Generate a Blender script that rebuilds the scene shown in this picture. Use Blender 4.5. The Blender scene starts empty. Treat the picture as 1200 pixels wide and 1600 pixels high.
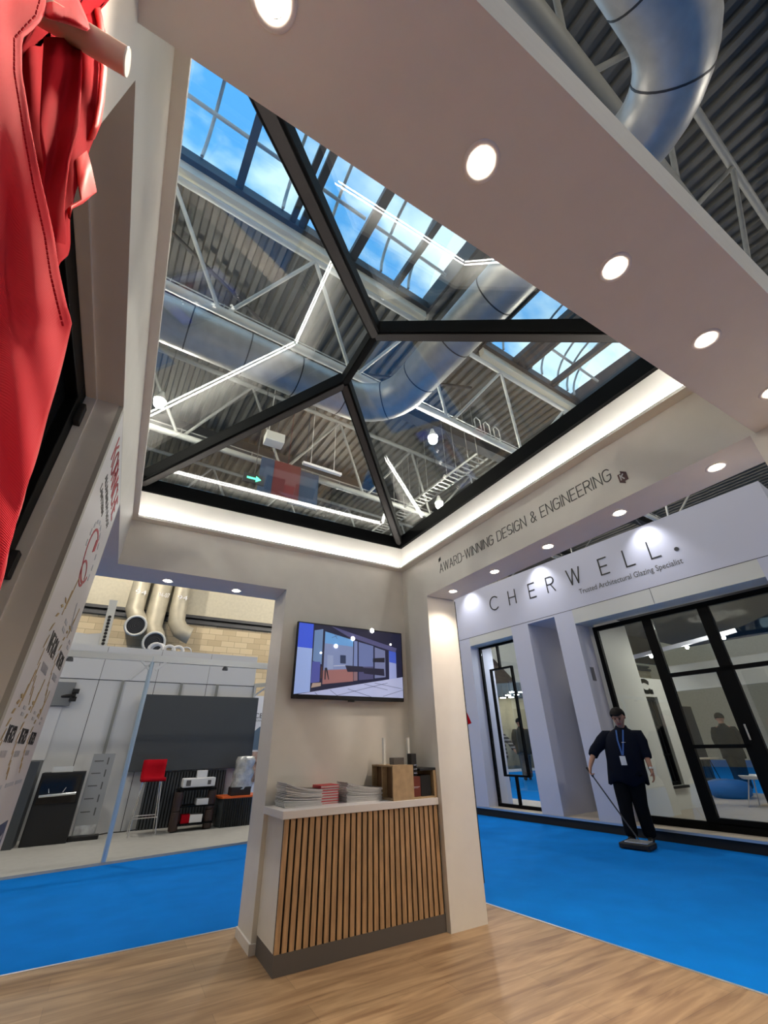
import bpy, math, random
from mathutils import Vector, Matrix
random.seed(7)
PI = math.pi
SC = bpy.context.scene
COL = SC.collection

# ------------------------------------------------------------------ camera
CAMZ = 1.27
YAW, PITCH, ROLL, FPX = math.radians(30.343), math.radians(29.549), math.radians(-1.245), 645.5
_f = Vector((math.sin(YAW)*math.cos(PITCH), math.cos(YAW)*math.cos(PITCH), math.sin(PITCH)))
_r = Vector((math.cos(YAW), -math.sin(YAW), 0)); _u = _r.cross(_f)
RX = math.cos(ROLL)*_r + math.sin(ROLL)*_u
UX = -math.sin(ROLL)*_r + math.cos(ROLL)*_u
cd = bpy.data.cameras.new('camera'); cam = bpy.data.objects.new('camera', cd); COL.objects.link(cam)
m = Matrix((RX, UX, -_f)).transposed().to_4x4(); m.translation = Vector((0, 0, CAMZ)); cam.matrix_world = m
cd.sensor_width = 36; cd.lens = FPX/1600*36; cd.sensor_fit = 'AUTO'; cd.clip_start = 0.02; cd.clip_end = 400
SC.camera = cam

# ------------------------------------------------------------------ view, world
SC.view_settings.view_transform = 'Standard'; SC.view_settings.look = 'None'
SC.view_settings.gamma = 1.0; SC.view_settings.use_curve_mapping = False
SC.view_settings.exposure = 1.1
SC.cycles.use_denoising = True
SC.cycles.max_bounces = 8; SC.cycles.transparent_max_bounces = 24; SC.cycles.caustics_reflective = False
SC.cycles.sample_clamp_indirect = 6.0
w = bpy.data.worlds.new('sky'); SC.world = w; w.use_nodes = True
nt = w.node_tree; nt.nodes.clear()
wo = nt.nodes.new('ShaderNodeOutputWorld'); bg = nt.nodes.new('ShaderNodeBackground')
tc = nt.nodes.new('ShaderNodeTexCoord'); mp = nt.nodes.new('ShaderNodeMapping'); mp.inputs['Scale'].default_value = (3.2, 5.0, 2.5)
nz = nt.nodes.new('ShaderNodeTexNoise'); nz.inputs['Scale'].default_value = 1.6; nz.inputs['Detail'].default_value = 5
cr = nt.nodes.new('ShaderNodeValToRGB')
cr.color_ramp.elements[0].position = 0.42; cr.color_ramp.elements[0].color = (0.12, 0.42, 0.86, 1)
cr.color_ramp.elements[1].position = 0.60; cr.color_ramp.elements[1].color = (0.72, 0.92, 1.0, 1)
nt.links.new(tc.outputs['Generated'], mp.inputs[0]); nt.links.new(mp.outputs[0], nz.inputs['Vector'])
nt.links.new(nz.outputs['Fac'], cr.inputs[0]); nt.links.new(cr.outputs[0], bg.inputs[0]); nt.links.new(bg.outputs[0], wo.inputs[0])
bg.inputs[1].default_value = .68

P_DOWN = 24.0      # W, downlights of the stand
E_BAY = 450.0     # emission of the hall's high bay bulbs
E_LED = 15.0       # emission of the cove strips
WARM = (1.0, 0.83, 0.67)

# ------------------------------------------------------------------ pixel -> point
def ray(px, py):
    return RX*((px-600)/FPX) + UX*(-(py-800)/FPX) + _f
def A(px, py, ax, v):
    d = ray(px, py); o = Vector((0, 0, CAMZ)); i = 'xyz'.index(ax)
    return o + d*((v-o[i])/d[i])

# ------------------------------------------------------------------ materials
def mat(name, col, rough=0.6, metal=0.0, noise=0.0, nscale=8.0, bump=0.0, bscale=60.0, spec=0.5, emit=None, es=1.0, stretch=None, aniso=None):
    m = bpy.data.materials.new(name); m.use_nodes = True
    t = m.node_tree; b = t.nodes['Principled BSDF']
    b.inputs['Base Color'].default_value = (*col, 1); b.inputs['Roughness'].default_value = rough
    b.inputs['Metallic'].default_value = metal; b.inputs['Specular IOR Level'].default_value = spec
    if emit: b.inputs['Emission Color'].default_value = (*emit, 1); b.inputs['Emission Strength'].default_value = es
    co = t.nodes.new('ShaderNodeTexCoord'); mp = t.nodes.new('ShaderNodeMapping')
    t.links.new(co.outputs['Object'], mp.inputs[0])
    if stretch: mp.inputs['Scale'].default_value = stretch
    if noise:
        n = t.nodes.new('ShaderNodeTexNoise'); n.inputs['Scale'].default_value = nscale; n.inputs['Detail'].default_value = 4
        r = t.nodes.new('ShaderNodeValToRGB')
        lo = tuple(c*(1-noise) for c in col); hi = tuple(min(1, c*(1+noise)) for c in col)
        r.color_ramp.elements[0].color = (*lo, 1); r.color_ramp.elements[0].position = .3
        r.color_ramp.elements[1].color = (*hi, 1); r.color_ramp.elements[1].position = .7
        t.links.new(mp.outputs[0], n.inputs['Vector']); t.links.new(n.outputs['Fac'], r.inputs[0]); t.links.new(r.outputs[0], b.inputs['Base Color'])
    if bump:
        n2 = t.nodes.new('ShaderNodeTexNoise'); n2.inputs['Scale'].default_value = bscale
        bp = t.nodes.new('ShaderNodeBump'); bp.inputs['Strength'].default_value = bump; bp.inputs['Distance'].default_value = 0.01
        t.links.new(mp.outputs[0], n2.inputs['Vector']); t.links.new(n2.outputs['Fac'], bp.inputs['Height']); t.links.new(bp.outputs[0], b.inputs['Normal'])
    return m
def glassmat(name, tint=(0.93, 0.97, 0.96), k=1.0, rough=0.0):
    m = bpy.data.materials.new(name); m.use_nodes = True; t = m.node_tree; t.nodes.clear()
    o = t.nodes.new('ShaderNodeOutputMaterial'); mx = t.nodes.new('ShaderNodeMixShader')
    tr = t.nodes.new('ShaderNodeBsdfTransparent'); tr.inputs[0].default_value = (*tint, 1)
    gl = t.nodes.new('ShaderNodeBsdfGlossy'); gl.inputs['Roughness'].default_value = rough; gl.inputs[0].default_value = (1, 1, 1, 1)
    lw = t.nodes.new('ShaderNodeFresnel'); lw.inputs[0].default_value = 1.5
    ge = t.nodes.new('ShaderNodeNewGeometry'); sb = t.nodes.new('ShaderNodeMath'); sb.operation = 'MULTIPLY_ADD'   # same reflectance from both sides of the sheet
    sb.inputs[1].default_value = 1/1.5-1.5; sb.inputs[2].default_value = 1.5
    t.links.new(ge.outputs['Backfacing'], sb.inputs[0])
    # backfacing inverts the ior inside the Fresnel node, so give it the inverse to undo that
    ml = t.nodes.new('ShaderNodeMath'); ml.operation = 'MULTIPLY'; ml.inputs[1].default_value = k; ml.use_clamp = True
    t.links.new(sb.outputs[0], lw.inputs[0])
    t.links.new(lw.outputs[0], ml.inputs[0]); t.links.new(ml.outputs[0], mx.inputs[0])
    t.links.new(tr.outputs[0], mx.inputs[1]); t.links.new(gl.outputs[0], mx.inputs[2]); t.links.new(mx.outputs[0], o.inputs[0])
    return m
def wood_floor_mat():
    m = mat('oak_planks', (0.4, 0.25, 0.13), 0.42); t = m.node_tree; b = t.nodes['Principled BSDF']
    co = t.nodes.new('ShaderNodeTexCoord'); br = t.nodes.new('ShaderNodeTexBrick')
    br.inputs['Scale'].default_value = 1.0; br.inputs['Brick Width'].default_value = 1.3; br.inputs['Row Height'].default_value = 0.2
    br.inputs['Mortar Size'].default_value = 0.0012; br.offset = 0.37
    br.inputs['Color1'].default_value = (0.86, 0.86, 0.86, 1); br.inputs['Color2'].default_value = (1.1, 1.1, 1.1, 1); br.inputs['Mortar'].default_value = (.55, .55, .55, 1)
    mp = t.nodes.new('ShaderNodeMapping'); mp.inputs['Scale'].default_value = (1.0, 9.0, 1.0)
    n = t.nodes.new('ShaderNodeTexNoise'); n.inputs['Scale'].default_value = 1.7; n.inputs['Detail'].default_value = 7; n.inputs['Distortion'].default_value = .8
    r = t.nodes.new('ShaderNodeValToRGB')
    r.color_ramp.elements[0].position = .28; r.color_ramp.elements[0].color = (0.19, 0.105, 0.052, 1)
    r.color_ramp.elements[1].position = .68; r.color_ramp.elements[1].color = (0.43, 0.285, 0.155, 1)
    mx = t.nodes.new('ShaderNodeMix'); mx.data_type = 'RGBA'; mx.blend_type = 'MULTIPLY'; mx.inputs[0].default_value = 1
    t.links.new(co.outputs['Object'], br.inputs['Vector']); t.links.new(co.outputs['Object'], mp.inputs[0]); t.links.new(mp.outputs[0], n.inputs['Vector'])
    t.links.new(n.outputs['Fac'], r.inputs[0]); t.links.new(r.outputs[0], mx.inputs[6]); t.links.new(br.outputs['Color'], mx.inputs[7])
    t.links.new(mx.outputs[2], b.inputs['Base Color'])
    return m
def block_mat():
    m = mat('beige_block', (.5, .4, .25), 0.9); t = m.node_tree; b = t.nodes['Principled BSDF']
    co = t.nodes.new('ShaderNodeTexCoord'); mp = t.nodes.new('ShaderNodeMapping'); mp.inputs['Rotation'].default_value = (PI/2, 0, 0)
    br = t.nodes.new('ShaderNodeTexBrick'); br.inputs['Brick Width'].default_value = .6; br.inputs['Row Height'].default_value = .26; br.inputs['Scale'].default_value = 1
    br.inputs['Mortar Size'].default_value = .01
    br.inputs['Color1'].default_value = (.55, .43, .26, 1); br.inputs['Color2'].default_value = (.72, .59, .38, 1); br.inputs['Mortar'].default_value = (.42, .33, .2, 1)
    t.links.new(co.outputs['Object'], mp.inputs[0]); t.links.new(mp.outputs[0], br.inputs['Vector']); t.links.new(br.outputs['Color'], b.inputs['Base Color'])
    return m
M = dict(
 wall=mat('warm_white_paint', (.73, .705, .655), .55, noise=.02),
 carpet=mat('blue_carpet', (0.0, .17, .60), .95, noise=.07, nscale=3, bump=.3, bscale=400, spec=.1),
 oak=wood_floor_mat(), block=block_mat(),
 black=mat('black_satin', (.0018, .002, .0022), .5, spec=.10), matt=mat('matt_black', (.008, .008, .009), .7),
 slat=mat('oak_slat', (.44, .275, .145), .5, noise=.28, nscale=5, stretch=(9, 9, 1)), felt=mat('black_felt', (.006, .006, .006), .95),
 kick=mat('grey_plinth', (.10, .092, .088), .5), white=mat('white_laminate', (.72, .70, .70), .35),
 led=mat('led_strip_light', (1, 1, 1), .5, emit=(1, .97, .92), es=E_LED), lens=mat('downlight_lens', (1, 1, 1), .5, emit=(1, .84, .66), es=28),
 bayb=mat('bay_bulb', (1, 1, 1), .5, emit=(1, .92, .80), es=E_BAY),
 bay=mat('lamp_lens', (1, 1, 1), .5, emit=(1, .95, .85), es=30), rim=mat('lamp_rim', (.85, .82, .78), .4),
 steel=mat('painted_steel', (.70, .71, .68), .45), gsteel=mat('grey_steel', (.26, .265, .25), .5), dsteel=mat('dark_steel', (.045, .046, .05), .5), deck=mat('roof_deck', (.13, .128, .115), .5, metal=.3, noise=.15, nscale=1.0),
 duct=mat('galvanised_duct', (.56, .56, .54), .42, metal=.45, noise=.10, nscale=5), duct2=mat('dull_duct', (.48, .44, .34), .55, metal=.35, noise=.12, nscale=3),
 ribw=mat('rooflight_rib', (.62, .62, .58), .5), cream=mat('cream_flashing', (.82, .78, .66), .5),
 alu=mat('aluminium', (.70, .73, .76), .3, metal=.8), chrome=mat('chrome', (.8, .8, .8), .12, metal=1),
 lil=mat('lilac_white_panel', (.60, .61, .72), .5), creamp=mat('cream_panel', (.66, .66, .62), .5), tile=mat('tan_tile', (.44, .38, .31), .45, noise=.06),
 greyfl=mat('grey_vinyl', (.44, .43, .40), .6, noise=.04), panel=mat('shell_panel', (.66, .67, .68), .45), scr=mat('dark_grey_panel', (.052, .060, .068), .45),
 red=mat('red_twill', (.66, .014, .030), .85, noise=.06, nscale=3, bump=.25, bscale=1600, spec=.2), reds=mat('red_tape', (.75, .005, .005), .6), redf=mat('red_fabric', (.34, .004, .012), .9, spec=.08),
 rod=mat('pink_beige_rod', (.58, .40, .33), .45), ink=mat('grey_ink', (.10, .10, .095), .6), inkb=mat('black_ink', (.012, .012, .014), .5), inkr=mat('red_ink', (.42, .01, .03), .5),
 crest=mat('dark_red_ink', (.05, .006, .01), .5), gold=mat('gold_ink', (.45, .32, .14), .5), navy=mat('navy_print', (.018, .03, .10), .4), lgrey=mat('light_print', (.45, .47, .52), .5),
 paper=mat('paper_white', (.72, .72, .73), .6), cover=mat('brochure_cover', (.035, .035, .04), .3), book=mat('red_cover', (.52, .02, .035), .45),
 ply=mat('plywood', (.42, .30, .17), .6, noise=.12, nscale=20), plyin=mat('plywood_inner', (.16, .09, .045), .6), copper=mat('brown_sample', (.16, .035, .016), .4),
 clear=mat('clear_acrylic', (.75, .76, .74), .2), skin=mat('skin', (.40, .20, .13), .55), hair=mat('dark_hair', (.006, .005, .005), .7, spec=.15), coth=mat('black_cloth', (.005, .006, .008), .9, spec=.1), navyc=mat('navy_cloth', (.005, .007, .015), .9, spec=.1),
 blue=mat('blue_lanyard', (.01, .08, .32), .5), orange=mat('orange_top', (.75, .13, .02), .5), brown=mat('brown_post', (.035, .018, .014), .35), foil=mat('plastic_wrap', (.55, .56, .56), .25, metal=.4, noise=.3, nscale=9, bump=1.0, bscale=14),
 bluef=mat('blue_pouf', (.01, .09, .32), .7), curtain=mat('beige_drape', (.36, .33, .24), .8, noise=.2, nscale=.6), upper=mat('cream_cladding', (.58, .53, .40), .7, noise=.06),
 glass=glassmat('skylight_glass', (.95, .98, .975), 1.7), pane=glassmat('clear_glass', (.90, .94, .94), 1.6), dark=mat('tinted_glass', (.010, .011, .013), .06), vault=glassmat('rooflight_sheet', (.86, .93, .96), .8),
 signblue=mat('sign_blue', (.015, .04, .09), .6), signred=mat('sign_red', (.10, .012, .015), .6), green=mat('exit_green', (.02, .5, .15), .5, emit=(.1, .9, .4), es=1.5),
)
def em(name, c, s): return mat(name, c, .3, emit=c, es=s)

# ------------------------------------------------------------------ mesh builder
class MB:
    def __init__(s): s.v = []; s.f = []; s.mi = []; s.sm = []; s.k = 0; s.T = None
    def add(s, vs, fs, smooth=False):
        n = len(s.v)
        for q in vs: s.v.append(tuple(s.T(q)) if s.T else tuple(q))
        for q in fs: s.f.append([i+n for i in q]); s.mi.append(s.k); s.sm.append(smooth)
        return s
    def box(s, x0, y0, z0, x1, y1, z1):
        x0, x1 = sorted((x0, x1)); y0, y1 = sorted((y0, y1)); z0, z1 = sorted((z0, z1))
        return s.add([(x0,y0,z0),(x1,y0,z0),(x1,y1,z0),(x0,y1,z0),(x0,y0,z1),(x1,y0,z1),(x1,y1,z1),(x0,y1,z1)],
                     [(0,3,2,1),(4,5,6,7),(0,1,5,4),(1,2,6,5),(2,3,7,6),(3,0,4,7)])
    def beam(s, p, q, wd, dp, up=(0, 0, 1)):
        p = Vector(p); q = Vector(q); d = (q-p).normalized(); up = Vector(up)
        sx = d.cross(up).normalized(); uz = sx.cross(d).normalized()
        vs = [c + sx*a*wd/2 + uz*b*dp/2 for c in (p, q) for a, b in ((-1,-1),(1,-1),(1,1),(-1,1))]
        return s.add(vs, [(0,1,2,3),(7,6,5,4),(0,4,5,1),(1,5,6,2),(2,6,7,3),(3,7,4,0)])
    def prism(s, pts, ext):
        pts = [Vector(p) for p in pts]; e = Vector(ext); n = len(pts)
        return s.add(pts + [p+e for p in pts], [tuple(range(n-1, -1, -1)), tuple(range(n, 2*n))] + [(i, (i+1) % n, n+(i+1) % n, n+i) for i in range(n)])
    def tube(s, path, r, seg=12, cap=True, smooth=True):
        path = [Vector(p) for p in path]; n = len(path); rs = r if isinstance(r, (list, tuple)) else [r]*n
        ref = None; vs = []
        for i, p in enumerate(path):
            d = (path[min(i+1, n-1)]-path[max(i-1, 0)]).normalized()
            if ref is None:
                ref = d.orthogonal().normalized()
            ref = (ref - d*ref.dot(d)).normalized(); b = d.cross(ref)
            for k in range(seg):
                a = 2*PI*k/seg; vs.append(p + (ref*math.cos(a) + b*math.sin(a))*rs[i])
        fs = [(i*seg+k, i*seg+(k+1) % seg, (i+1)*seg+(k+1) % seg, (i+1)*seg+k) for i in range(n-1) for k in range(seg)]
        s.add(vs, fs, smooth)
        if cap:
            m = len(vs); s.add([vs[k] for k in range(seg)], [tuple(range(seg-1, -1, -1))]); s.add([vs[m-seg+k] for k in range(seg)], [tuple(range(seg))])
        return s
    def lathe(s, c, prof, seg=20, axis=(0, 0, 1), smooth=True):
        c = Vector(c); ax = Vector(axis).normalized(); e = ax.orthogonal().normalized(); g = ax.cross(e); n = len(prof)
        vs = [c + ax*h + (e*math.cos(2*PI*k/seg)+g*math.sin(2*PI*k/seg))*r for r, h in prof for k in range(seg)]
        fs = [(i*seg+k, i*seg+(k+1) % seg, (i+1)*seg+(k+1) % seg, (i+1)*seg+k) for i in range(n-1) for k in range(seg)]
        s.add(vs, fs, smooth)
        s.add(vs[:seg], [tuple(range(seg-1, -1, -1))]); s.add(vs[-seg:], [tuple(range(seg))])
        return s
    def grid(s, rows, smooth=True):
        n = len(rows[0]); vs = [p for r in rows for p in r]
        return s.add(vs, [(i*n+j, i*n+j+1, (i+1)*n+j+1, (i+1)*n+j) for i in range(len(rows)-1) for j in range(n-1)], smooth)
    def sphere(s, c, r, seg=14, rings=9, sc=(1, 1, 1)):
        c = Vector(c); rows = []
        for i in range(rings+1):
            th = PI*i/rings; rows.append([c + Vector((r*sc[0]*math.sin(th)*math.cos(2*PI*k/seg), r*sc[1]*math.sin(th)*math.sin(2*PI*k/seg), r*sc[2]*math.cos(th))) for k in range(seg+1)])
        return s.grid(rows)
    def build(s, name, mats, parent=None, bevel=0, solid=0):
        me = bpy.data.meshes.new(name); me.from_pydata(s.v, [], s.f)
        for mm in (mats if isinstance(mats, (list, tuple)) else [mats]): me.materials.append(mm)
        for p, k, q in zip(me.polygons, s.mi, s.sm): p.material_index = k; p.use_smooth = q
        me.update(); o = bpy.data.objects.new(name, me); COL.objects.link(o)
        if parent:
            o.parent = parent; o.location = -WL[parent.name]
        WL[o.name] = Vector((0, 0, 0))
        if bevel:
            b = o.modifiers.new('bevel', 'BEVEL'); b.width = bevel; b.segments = 2; b.limit_method = 'ANGLE'
        if solid:
            b = o.modifiers.new('solid', 'SOLIDIFY'); b.thickness = solid; b.offset = 0
        return o
WL = {}
def thing(name, label, cat, loc, group=None):
    o = bpy.data.objects.new(name, None); COL.objects.link(o); o.location = loc; o.empty_display_size = .1
    o['label'] = label; o['category'] = cat
    if group: o['group'] = group
    WL[o.name] = Vector(loc); return o
def tag(o, label, cat, group=None, kind=None):
    o['label'] = label; o['category'] = cat
    if group: o['group'] = group
    if kind: o['kind'] = kind
    return o
def st(o): o['kind'] = 'structure'; return o
def fix_parent(o, parent):
    o.parent = parent; o.location = -WL[parent.name]; return o
def dup(root, delta, label=None, group=None, scale=None, rotz=None):
    r = root.copy(); COL.objects.link(r); r.location = Vector(root.location) + Vector(delta); WL[r.name] = Vector(r.location)
    if label: r['label'] = label
    if group: r['group'] = group
    if scale: r.scale = scale
    if rotz is not None: r.rotation_euler = (0, 0, rotz)
    for ch in list(root.children):
        c = ch.copy(); COL.objects.link(c); c.parent = r
        for g in list(ch.children):
            d = g.copy(); COL.objects.link(d); d.parent = c
    return r
def lamp(kind, name, parent, loc, power, col, size=.1, rot=(0, 0, 0), spot=None, blend=.5):
    l = bpy.data.lights.new(name, kind); l.energy = power; l.color = col
    if kind == 'AREA': l.shape = 'DISK'; l.size = size
    else: l.shadow_soft_size = size
    if spot: l.spot_size = spot; l.spot_blend = blend
    o = bpy.data.objects.new(name, l); COL.objects.link(o); o.rotation_euler = rot
    o.location = Vector(loc) - (WL[parent.name] if parent else Vector())
    if parent: o.parent = parent
    return o

# stroke letters: polylines in a box 1 high; (width, strokes)
def arc(cx, cy, rx, ry, a0, a1, n=10): return [(cx+rx*math.cos(math.radians(a0+(a1-a0)*i/n)), cy+ry*math.sin(math.radians(a0+(a1-a0)*i/n))) for i in range(n+1)]
G = {
 'A': (.62, [[(0, 0), (.31, 1), (.62, 0)], [(.1, .33), (.52, .33)]]),
 'C': (.72, [arc(.45, .5, .45, .5, 48, 312, 16)]),
 'D': (.6, [[(0, 0), (0, 1), (.28, 1)] + arc(.28, .68, .32, .32, 90, 0, 6) + arc(.28, .32, .32, .32, 0, -90, 6) + [(0, 0)]]),
 'E': (.5, [[(.5, 1), (0, 1), (0, 0), (.5, 0)], [(0, .5), (.44, .5)]]),
 'F': (.5, [[(.5, 1), (0, 1), (0, 0)], [(0, .5), (.44, .5)]]),
 'G': (.62, [arc(.31, .69, .31, .31, 30, 180, 8) + arc(.31, .31, .31, .31, 180, 360, 8) + [(.62, .48), (.34, .48)]]),
 'H': (.6, [[(0, 0), (0, 1)], [(.6, 0), (.6, 1)], [(0, .5), (.6, .5)]]),
 'I': (.0, [[(0, 0), (0, 1)]]),
 'K': (.58, [[(0, 0), (0, 1)], [(.55, 1), (0, .45)], [(.2, .62), (.58, 0)]]),
 'L': (.48, [[(0, 1), (0, 0), (.48, 0)]]),
 'M': (.8, [[(0, 0), (0, 1), (.4, .2), (.8, 1), (.8, 0)]]),
 'N': (.6, [[(0, 0), (0, 1), (.6, 0), (.6, 1)]]),
 'O': (.7, [arc(.35, .5, .35, .5, 0, 360, 16)]),
 'R': (.56, [[(0, 0), (0, 1), (.3, 1)] + arc(.3, .75, .25, .25, 90, -90, 8) + [(0, .5)], [(.28, .5), (.56, 0)]]),
 'S': (.56, [arc(.28, .74, .27, .26, 35, 270, 10) + arc(.28, .26, .28, .22, 90, -145, 10)]),
 'W': (.9, [[(0, 1), (.23, 0), (.45, 1), (.68, 0), (.9, 1)]]),
 '2': (.5, [arc(.25, .75, .25, .25, 170, -30, 8) + [(0, 0), (.5, 0)]]),
 '3': (.5, [arc(.25, .76, .24, .24, 150, -90, 8) + arc(.25, .26, .25, .26, 90, -150, 8)]),
 '4': (.55, [[(.4, 0), (.4, 1), (0, .3), (.55, .3)]]),
 '-': (.26, [[(0, .45), (.26, .45)]]),
 '.': (.08, [[(0, 0), (.08, 0), (.08, .08), (0, .08), (0, 0)]]),
 '&': (.62, [[(.62, 0), (.16, .72)] + arc(.3, .82, .16, .18, 200, -20, 8) + [(.42, .66), (.08, .36)] + arc(.24, .22, .2, .22, 150, 330, 8) + [(.6, .42)]]),
 ' ': (.22, []),
}
def letters(mb, text, o, ex, ez, h, wd, track=.18, depth=.003, total=None, starts=None):
    """flat thin strokes of text in the plane o + ex, ez; ex points along the reading direction"""
    o = Vector(o); ex = Vector(ex).normalized(); ez = Vector(ez).normalized(); n = ex.cross(ez)
    wtot = sum(G[c][0] + track for c in text) - track
    kx = (total/(wtot*h)) if total else 1.0
    x = 0
    for i, c in enumerate(text):
        gw, strokes = G[c]
        bx = starts[i] if starts else x*h*kx
        kk = 1.0 if starts else kx
        for sl in strokes:
            for a, b in zip(sl, sl[1:]):
                p = o + ex*(bx + a[0]*h*kk) + ez*(a[1]*h); q = o + ex*(bx + b[0]*h*kk) + ez*(b[1]*h)
                d = (q-p)
                if d.length < 1e-6: continue
                d.normalize(); mb.beam(p - d*wd*.45, q + d*wd*.45, wd, depth, up=n)
        x += gw + track
def weave(m, sc=420, st_=.35):
    t = m.node_tree; b = t.nodes['Principled BSDF']; co = t.nodes.new('ShaderNodeTexCoord'); w_ = t.nodes.new('ShaderNodeTexWave'); w_.bands_direction = 'DIAGONAL'
    w_.inputs['Scale'].default_value = sc; w_.inputs['Distortion'].default_value = .6; bp = t.nodes.new('ShaderNodeBump'); bp.inputs['Strength'].default_value = st_; bp.inputs['Distance'].default_value = .0006
    t.links.new(co.outputs['Object'], w_.inputs['Vector']); t.links.new(w_.outputs['Fac'], bp.inputs['Height']); t.links.new(bp.outputs[0], b.inputs['Normal'])
weave(M['red'])
M['red'].node_tree.nodes['Principled BSDF'].inputs['Sheen Weight'].default_value = .2
def font_text(name, body, o, ex, ez, height, material, parent, width=None, depth=.002):
    c = bpy.data.curves.new(name, 'FONT'); c.body = body; c.size = 1.0; c.extrude = 0.0; c.resolution_u = 3
    ob = bpy.data.objects.new(name+'_tmp', c); COL.objects.link(ob); bpy.context.view_layer.update()
    me = bpy.data.meshes.new_from_object(ob.evaluated_get(bpy.context.evaluated_depsgraph_get())); COL.objects.unlink(ob); bpy.data.objects.remove(ob)
    xs = [v.co.x for v in me.vertices]; wx = max(xs)-min(xs); sx = (width/wx) if width else height/.7; sy = height/.7
    o = Vector(o); ex = Vector(ex).normalized(); ez = Vector(ez).normalized(); x0 = min(xs)
    for v in me.vertices: v.co = o + ex*((v.co.x-x0)*sx) + ez*(v.co.y*sy)
    me.materials.clear(); me.materials.append(material); t = bpy.data.objects.new(name, me); COL.objects.link(t)
    WL[t.name] = Vector((0, 0, 0))
    sm = t.modifiers.new('solid', 'SOLIDIFY'); sm.thickness = depth; sm.offset = 0
    if parent: fix_parent(t, parent)
    return t

# ================================================================== STRUCTURE: floors
WX0, WX1, BY0, BY1 = -.70, 2.96, .09, 4.43      # outer faces of the stand
IX0, IX1, IY0, IY1 = -.325, 2.60, .49, 4.03     # inner faces
HZ, TZ = 2.69, 3.44                              # header underside, top
b = MB(); b.box(-30, -14, -.12, 44, 24, -.03); st(b.build('floor', M['carpet']))
b = MB(); b.prism([(-3.2, -1.6, -.03), (3.95, -1.6, -.03), (3.21, 4.62, -.03), (-3.2, 4.62, -.03)], (0, 0, .03)); st(b.build('floor', M['oak']))
b = MB(); b.beam((-3.2, 4.63, -.012), (3.22, 4.63, -.012), .022, .03); b.beam((3.96, -1.6, -.012), (3.22, 4.63, -.012), .022, .03); st(b.build('trim_1', M['alu']))
FZ = -.03   # hall carpet level
# ------------------------------------------------------------------ stand walls
b = MB(); b.box(1.18, IY1, 0, IX1, BY1, HZ); b.box(WX0, IY1, HZ, WX1, BY1, TZ)
wall_back = st(b.build('wall_back', M['wall']))
b = MB(); b.box(IX1, 3.555, 0, 2.975, BY1, HZ); b.box(IX1, IY0, HZ, WX1, IY1, TZ); b.box(IX1, BY0, 0, WX1, .515, HZ)
wall_right = st(b.build('wall_right', M['wall']))
b = MB(); b.box(WX0, BY0, 0, IX0, .595, HZ); b.box(WX0, IY0, HZ, IX0, IY1, TZ); b.box(WX0, 1.86, 0, IX0-.018, 2.86, HZ)
wall_left = st(b.build('wall_left', M['wall']))
b = MB(); b.box(IX0-.018, 1.90, 0, IX0, 2.86, HZ-.004)
graph = st(b.build('panel_face', mat('printed_panel', (.66, .65, .67), .5), wall_left))
b = MB(); b.box(IX0-.018, 1.86, 0, IX0, 1.90, HZ-.004); st(b.build('panel_edge', mat('panel_edge', (.42, .41, .37), .5), wall_left))
b = MB(); b.box(WX0, BY0, HZ, WX1, IY0, 3.42); ceil = st(b.build('ceiling', M['wall']))
b = MB()
Z0, Z1 = 3.125, 3.15
b.box(IX0, IY0, Z0, IX0+.045, IY1, Z1); b.box(IX1-.09, IY0, Z0, IX1, IY1, Z1); b.box(IX0+.045, IY1-.09, Z0, IX1-.09, IY1, Z1); b.box(IX0+.045, IY0, Z0, IX1-.09, IY0+.06, Z1)
st(b.build('trim_2', M['wall']))
b = MB(); b.box(2.978, 3.56, .25, 2.99, 4.0, 2.68); st(b.build('trim_3', M['matt']))
# skirting on the pier foot
b = MB(); b.box(1.168, 4.02, 0, 1.18, BY1+.01, .06); b.box(1.168, 4.018, 0, 1.215, 4.03, .06); st(b.build('baseboard_back', M['white']))

# LED strips on the cove ledge
leds = [((IX0+.020, IY0+.08, IX0+.034, IY1-.05), 'white LED strip glowing on the cove ledge of the wall with the printed panel'),
        ((IX1-.082, IY0+.08, IX1-.068, IY1-.09), 'white LED strip glowing on the cove ledge above the award-winning lettering'),
        ((IX0+.05, IY1-.082, IX1-.10, IY1-.068), 'white LED strip glowing on the cove ledge above the television wall'),
        ((IX0+.05, IY0+.015, IX1-.05, IY0+.033), 'white LED strip glowing on the cove ledge behind the downlight beam')]
for (x0, y0, x1, y1), lb in leds:
    b = MB(); b.box(x0, y0, Z1, x1, y1, Z1+.010); o = b.build('led_strip', M['led']); tag(o, lb, 'light strip')

# ------------------------------------------------------------------ recessed downlights
def downlight(x, y, z, label, power=P_DOWN, group=None, r=.034, es=None):
    t = thing('recessed_downlight', label, 'ceiling light', (x, y, z), group)
    b = MB(); b.lathe((x, y, z), [(r+.022, 0), (r+.022, -.003), (r+.016, -.005), (r, -.002), (r, 0)], 28); b.build('trim_ring', M['rim'], t)
    b = MB(); b.lathe((x, y, z), [(r-.002, -.001), (r-.004, -.005)], 24); b.build('lens', M['lens'], t)
    lamp('SPOT', 'bulb', t, (x, y, z-.012), power, WARM, .03, spot=math.radians(130), blend=.9)
    return t
ords = ['first', 'second', 'third', 'fourth', 'fifth']
for i, x in enumerate((-.072, .520, 1.122, 1.719, 2.314)):
    downlight(x, .307, HZ, 'warm recessed downlight in the big overhead beam, %s counted from the red garment' % ords[i], r=.030)
for i, y in enumerate((3.302, 2.665, 2.029, 1.386, .755)):
    downlight(2.76, y, HZ, 'warm recessed downlight under the lettered header, %s counted from the television' % ords[i])
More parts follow.
